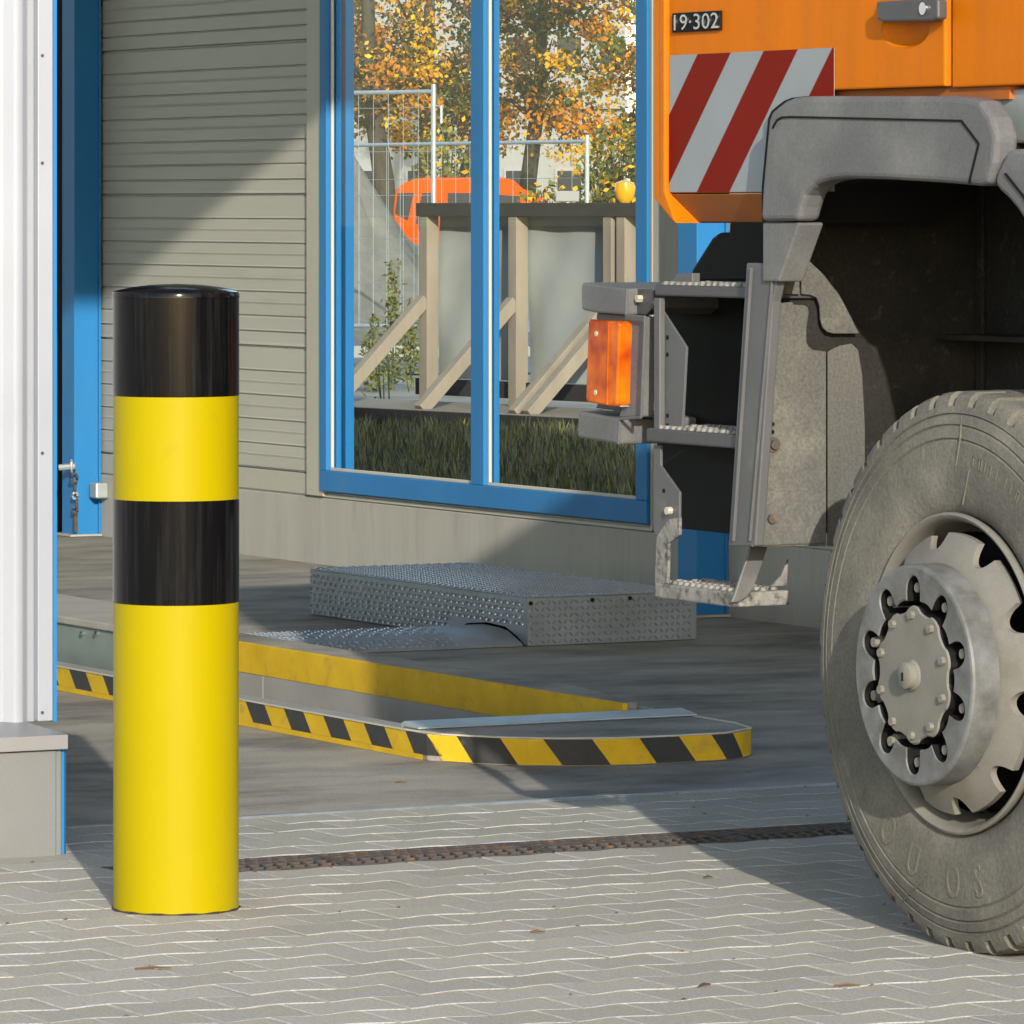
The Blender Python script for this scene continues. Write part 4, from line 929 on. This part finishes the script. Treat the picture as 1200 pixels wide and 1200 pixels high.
# autumn trees
def tree(px, D, r, hfork, h, cr, leaves, label, seed, lean=0., lo=2.9, n=12500, dx=0.):
    rg = random.Random(seed); p = ond(px, 240, D); p.z = 0; T = thing('autumn_tree', p, label, 'tree', 'autumn trees across the yard')
    b = MB(); top = p+right*lean+Vector((0,0,hfork)); pts = [p-Vector((0,0,.1)), p+right*lean*.35+Vector((0,0,hfork*.5)), top, top+right*lean*.4+Vector((.2,.1,h-hfork))]
    b.tube(pts, [r*1.25, r, r*.8, r*.15], 10)
    br = []
    for k in range(26):
        t = rg.uniform(.35, 1); s0 = top.lerp(pts[3], max(0, (t-.35)/.65)*.8) if t > .5 else pts[1].lerp(top, .7); a = rg.uniform(0, 6.28); ln = rg.uniform(.5, 1.)*cr
        e = s0+Vector((cos(a)*ln, sin(a)*ln, ln*rg.uniform(.3, 1.0))); mid = s0.lerp(e, .5)+Vector((0,0,.15*ln)); b.tube([s0, mid, e], [r*.4, r*.25, r*.06], 6); br.append((s0, mid, e))
    b.build('trunk', M['bark'], T, smooth=True, angle=80)
    l = MB(); cl = []
    for k in range(100):
        s0, mid, e = rg.choice(br); t = rg.random(); c = (mid.lerp(e, t) if rg.random() < .6 else Vector((p.x+dx+rg.gauss(0, cr*.5), p.y+rg.gauss(0, cr*.5), rg.uniform(lo, h)))); c = c+Vector((rg.gauss(0,.5), rg.gauss(0,.5), rg.gauss(0,.45)-.2))
        if c.z < lo: c.z = lo+rg.random()*.6
        cl.append((c, rg.uniform(.14, .42), rg.choices(range(4), leaves)[0]))
    for i in range(n):
        c, sg, mi = rg.choice(cl); q = c+Vector((rg.gauss(0,sg), rg.gauss(0,sg), rg.gauss(0,sg*.75))); s = rg.uniform(.04, .095)
        if q.z < lo-.3: continue
        d = Vector((rg.gauss(0,1), rg.gauss(0,1), rg.gauss(0,1))).normalized()*s; e = d.cross(Vector((rg.gauss(0,1), rg.gauss(0,1), rg.gauss(0,1)))).normalized()*s*.62
        l.add([q-d, q+e, q+d, q-e], [(0,1,2,3)], mi if rg.random() < .8 else rg.randrange(4))
    l.build('crown', [M['leaf_o'], M['leaf_y'], M['leaf_g'], M['leaf_b']], T)
tree(458, 128, .24, 4.2, 11, 2.6, (4,5,5,2), 'thick trunked orange and yellow tree left of the tall fence post', 11, lean=-.5)
tree(497, 140, .20, 5.0, 12, 2.6, (3,3,6,4), 'straight dark trunked tree just behind the tall fence post', 12, lean=.1)
tree(532, 150, .22, 4.4, 12, 2.8, (3,4,6,3), 'leaning pale trunked tree seen beside the window mullion', 13, lean=.9)
tree(612, 132, .20, 4.0, 11, 2.4, (5,3,6,3), 'slim single trunked tree in the middle of the right window pane', 14, lean=.4)
tree(748, 122, .22, 4.0, 11, 2.2, (5,7,2,1), 'bright yellow tree at the right edge of the window', 15, lean=.2, lo=2.3, n=18000)
def bush(px, D, z0, z1, wr, m, label, seed, n=1800):
    rg = random.Random(seed); p = ond(px, 240, D); p.z = 0; B = thing('bush', p, label, 'bush'); b = MB()
    for k in range(7): a = rg.uniform(0, 6.28); b.tube([p, p+Vector((cos(a)*wr*.5, sin(a)*wr*.5, z1*.8))], [.04,.01], 5)
    b.build('stem', M['bark'], B); l = MB()
    for i in range(n):
        u = Vector((rg.gauss(0,1), rg.gauss(0,1), rg.gauss(0,1))).normalized()*(rg.random()**.4); q = p+Vector((u.x*wr, u.y*wr, (z0+z1)/2+u.z*(z1-z0)/2)); s = rg.uniform(.05, .10)
        d = Vector((rg.gauss(0,1), rg.gauss(0,1), rg.gauss(0,1))).normalized()*s; e = d.cross(Vector((rg.gauss(0,1), rg.gauss(0,1), rg.gauss(0,1)))).normalized()*s*.6
        l.add([q-d, q+e, q+d, q-e], [(0,1,2,3)], 0 if rg.random() < .8 else 1)
    l.build('foliage', [m, M['leaf_y']], B)
bush(725, 105, .2, 3.0, .85, M['leaf_g'], 'dark green bush right of the far fence post', 21)
bush(640, 112, .2, 1.9, .8, M['weed'], 'low yellow green bush behind the van roof', 22, 1000)
bush(700, 112, .1, 1.9, .6, M['weed'], 'low yellow green bush under the dark green bush', 23, 800)
bush(520, 126, .2, 3.3, .8, M['weed'], 'tall pale green bush behind the orange van', 24, 1100)
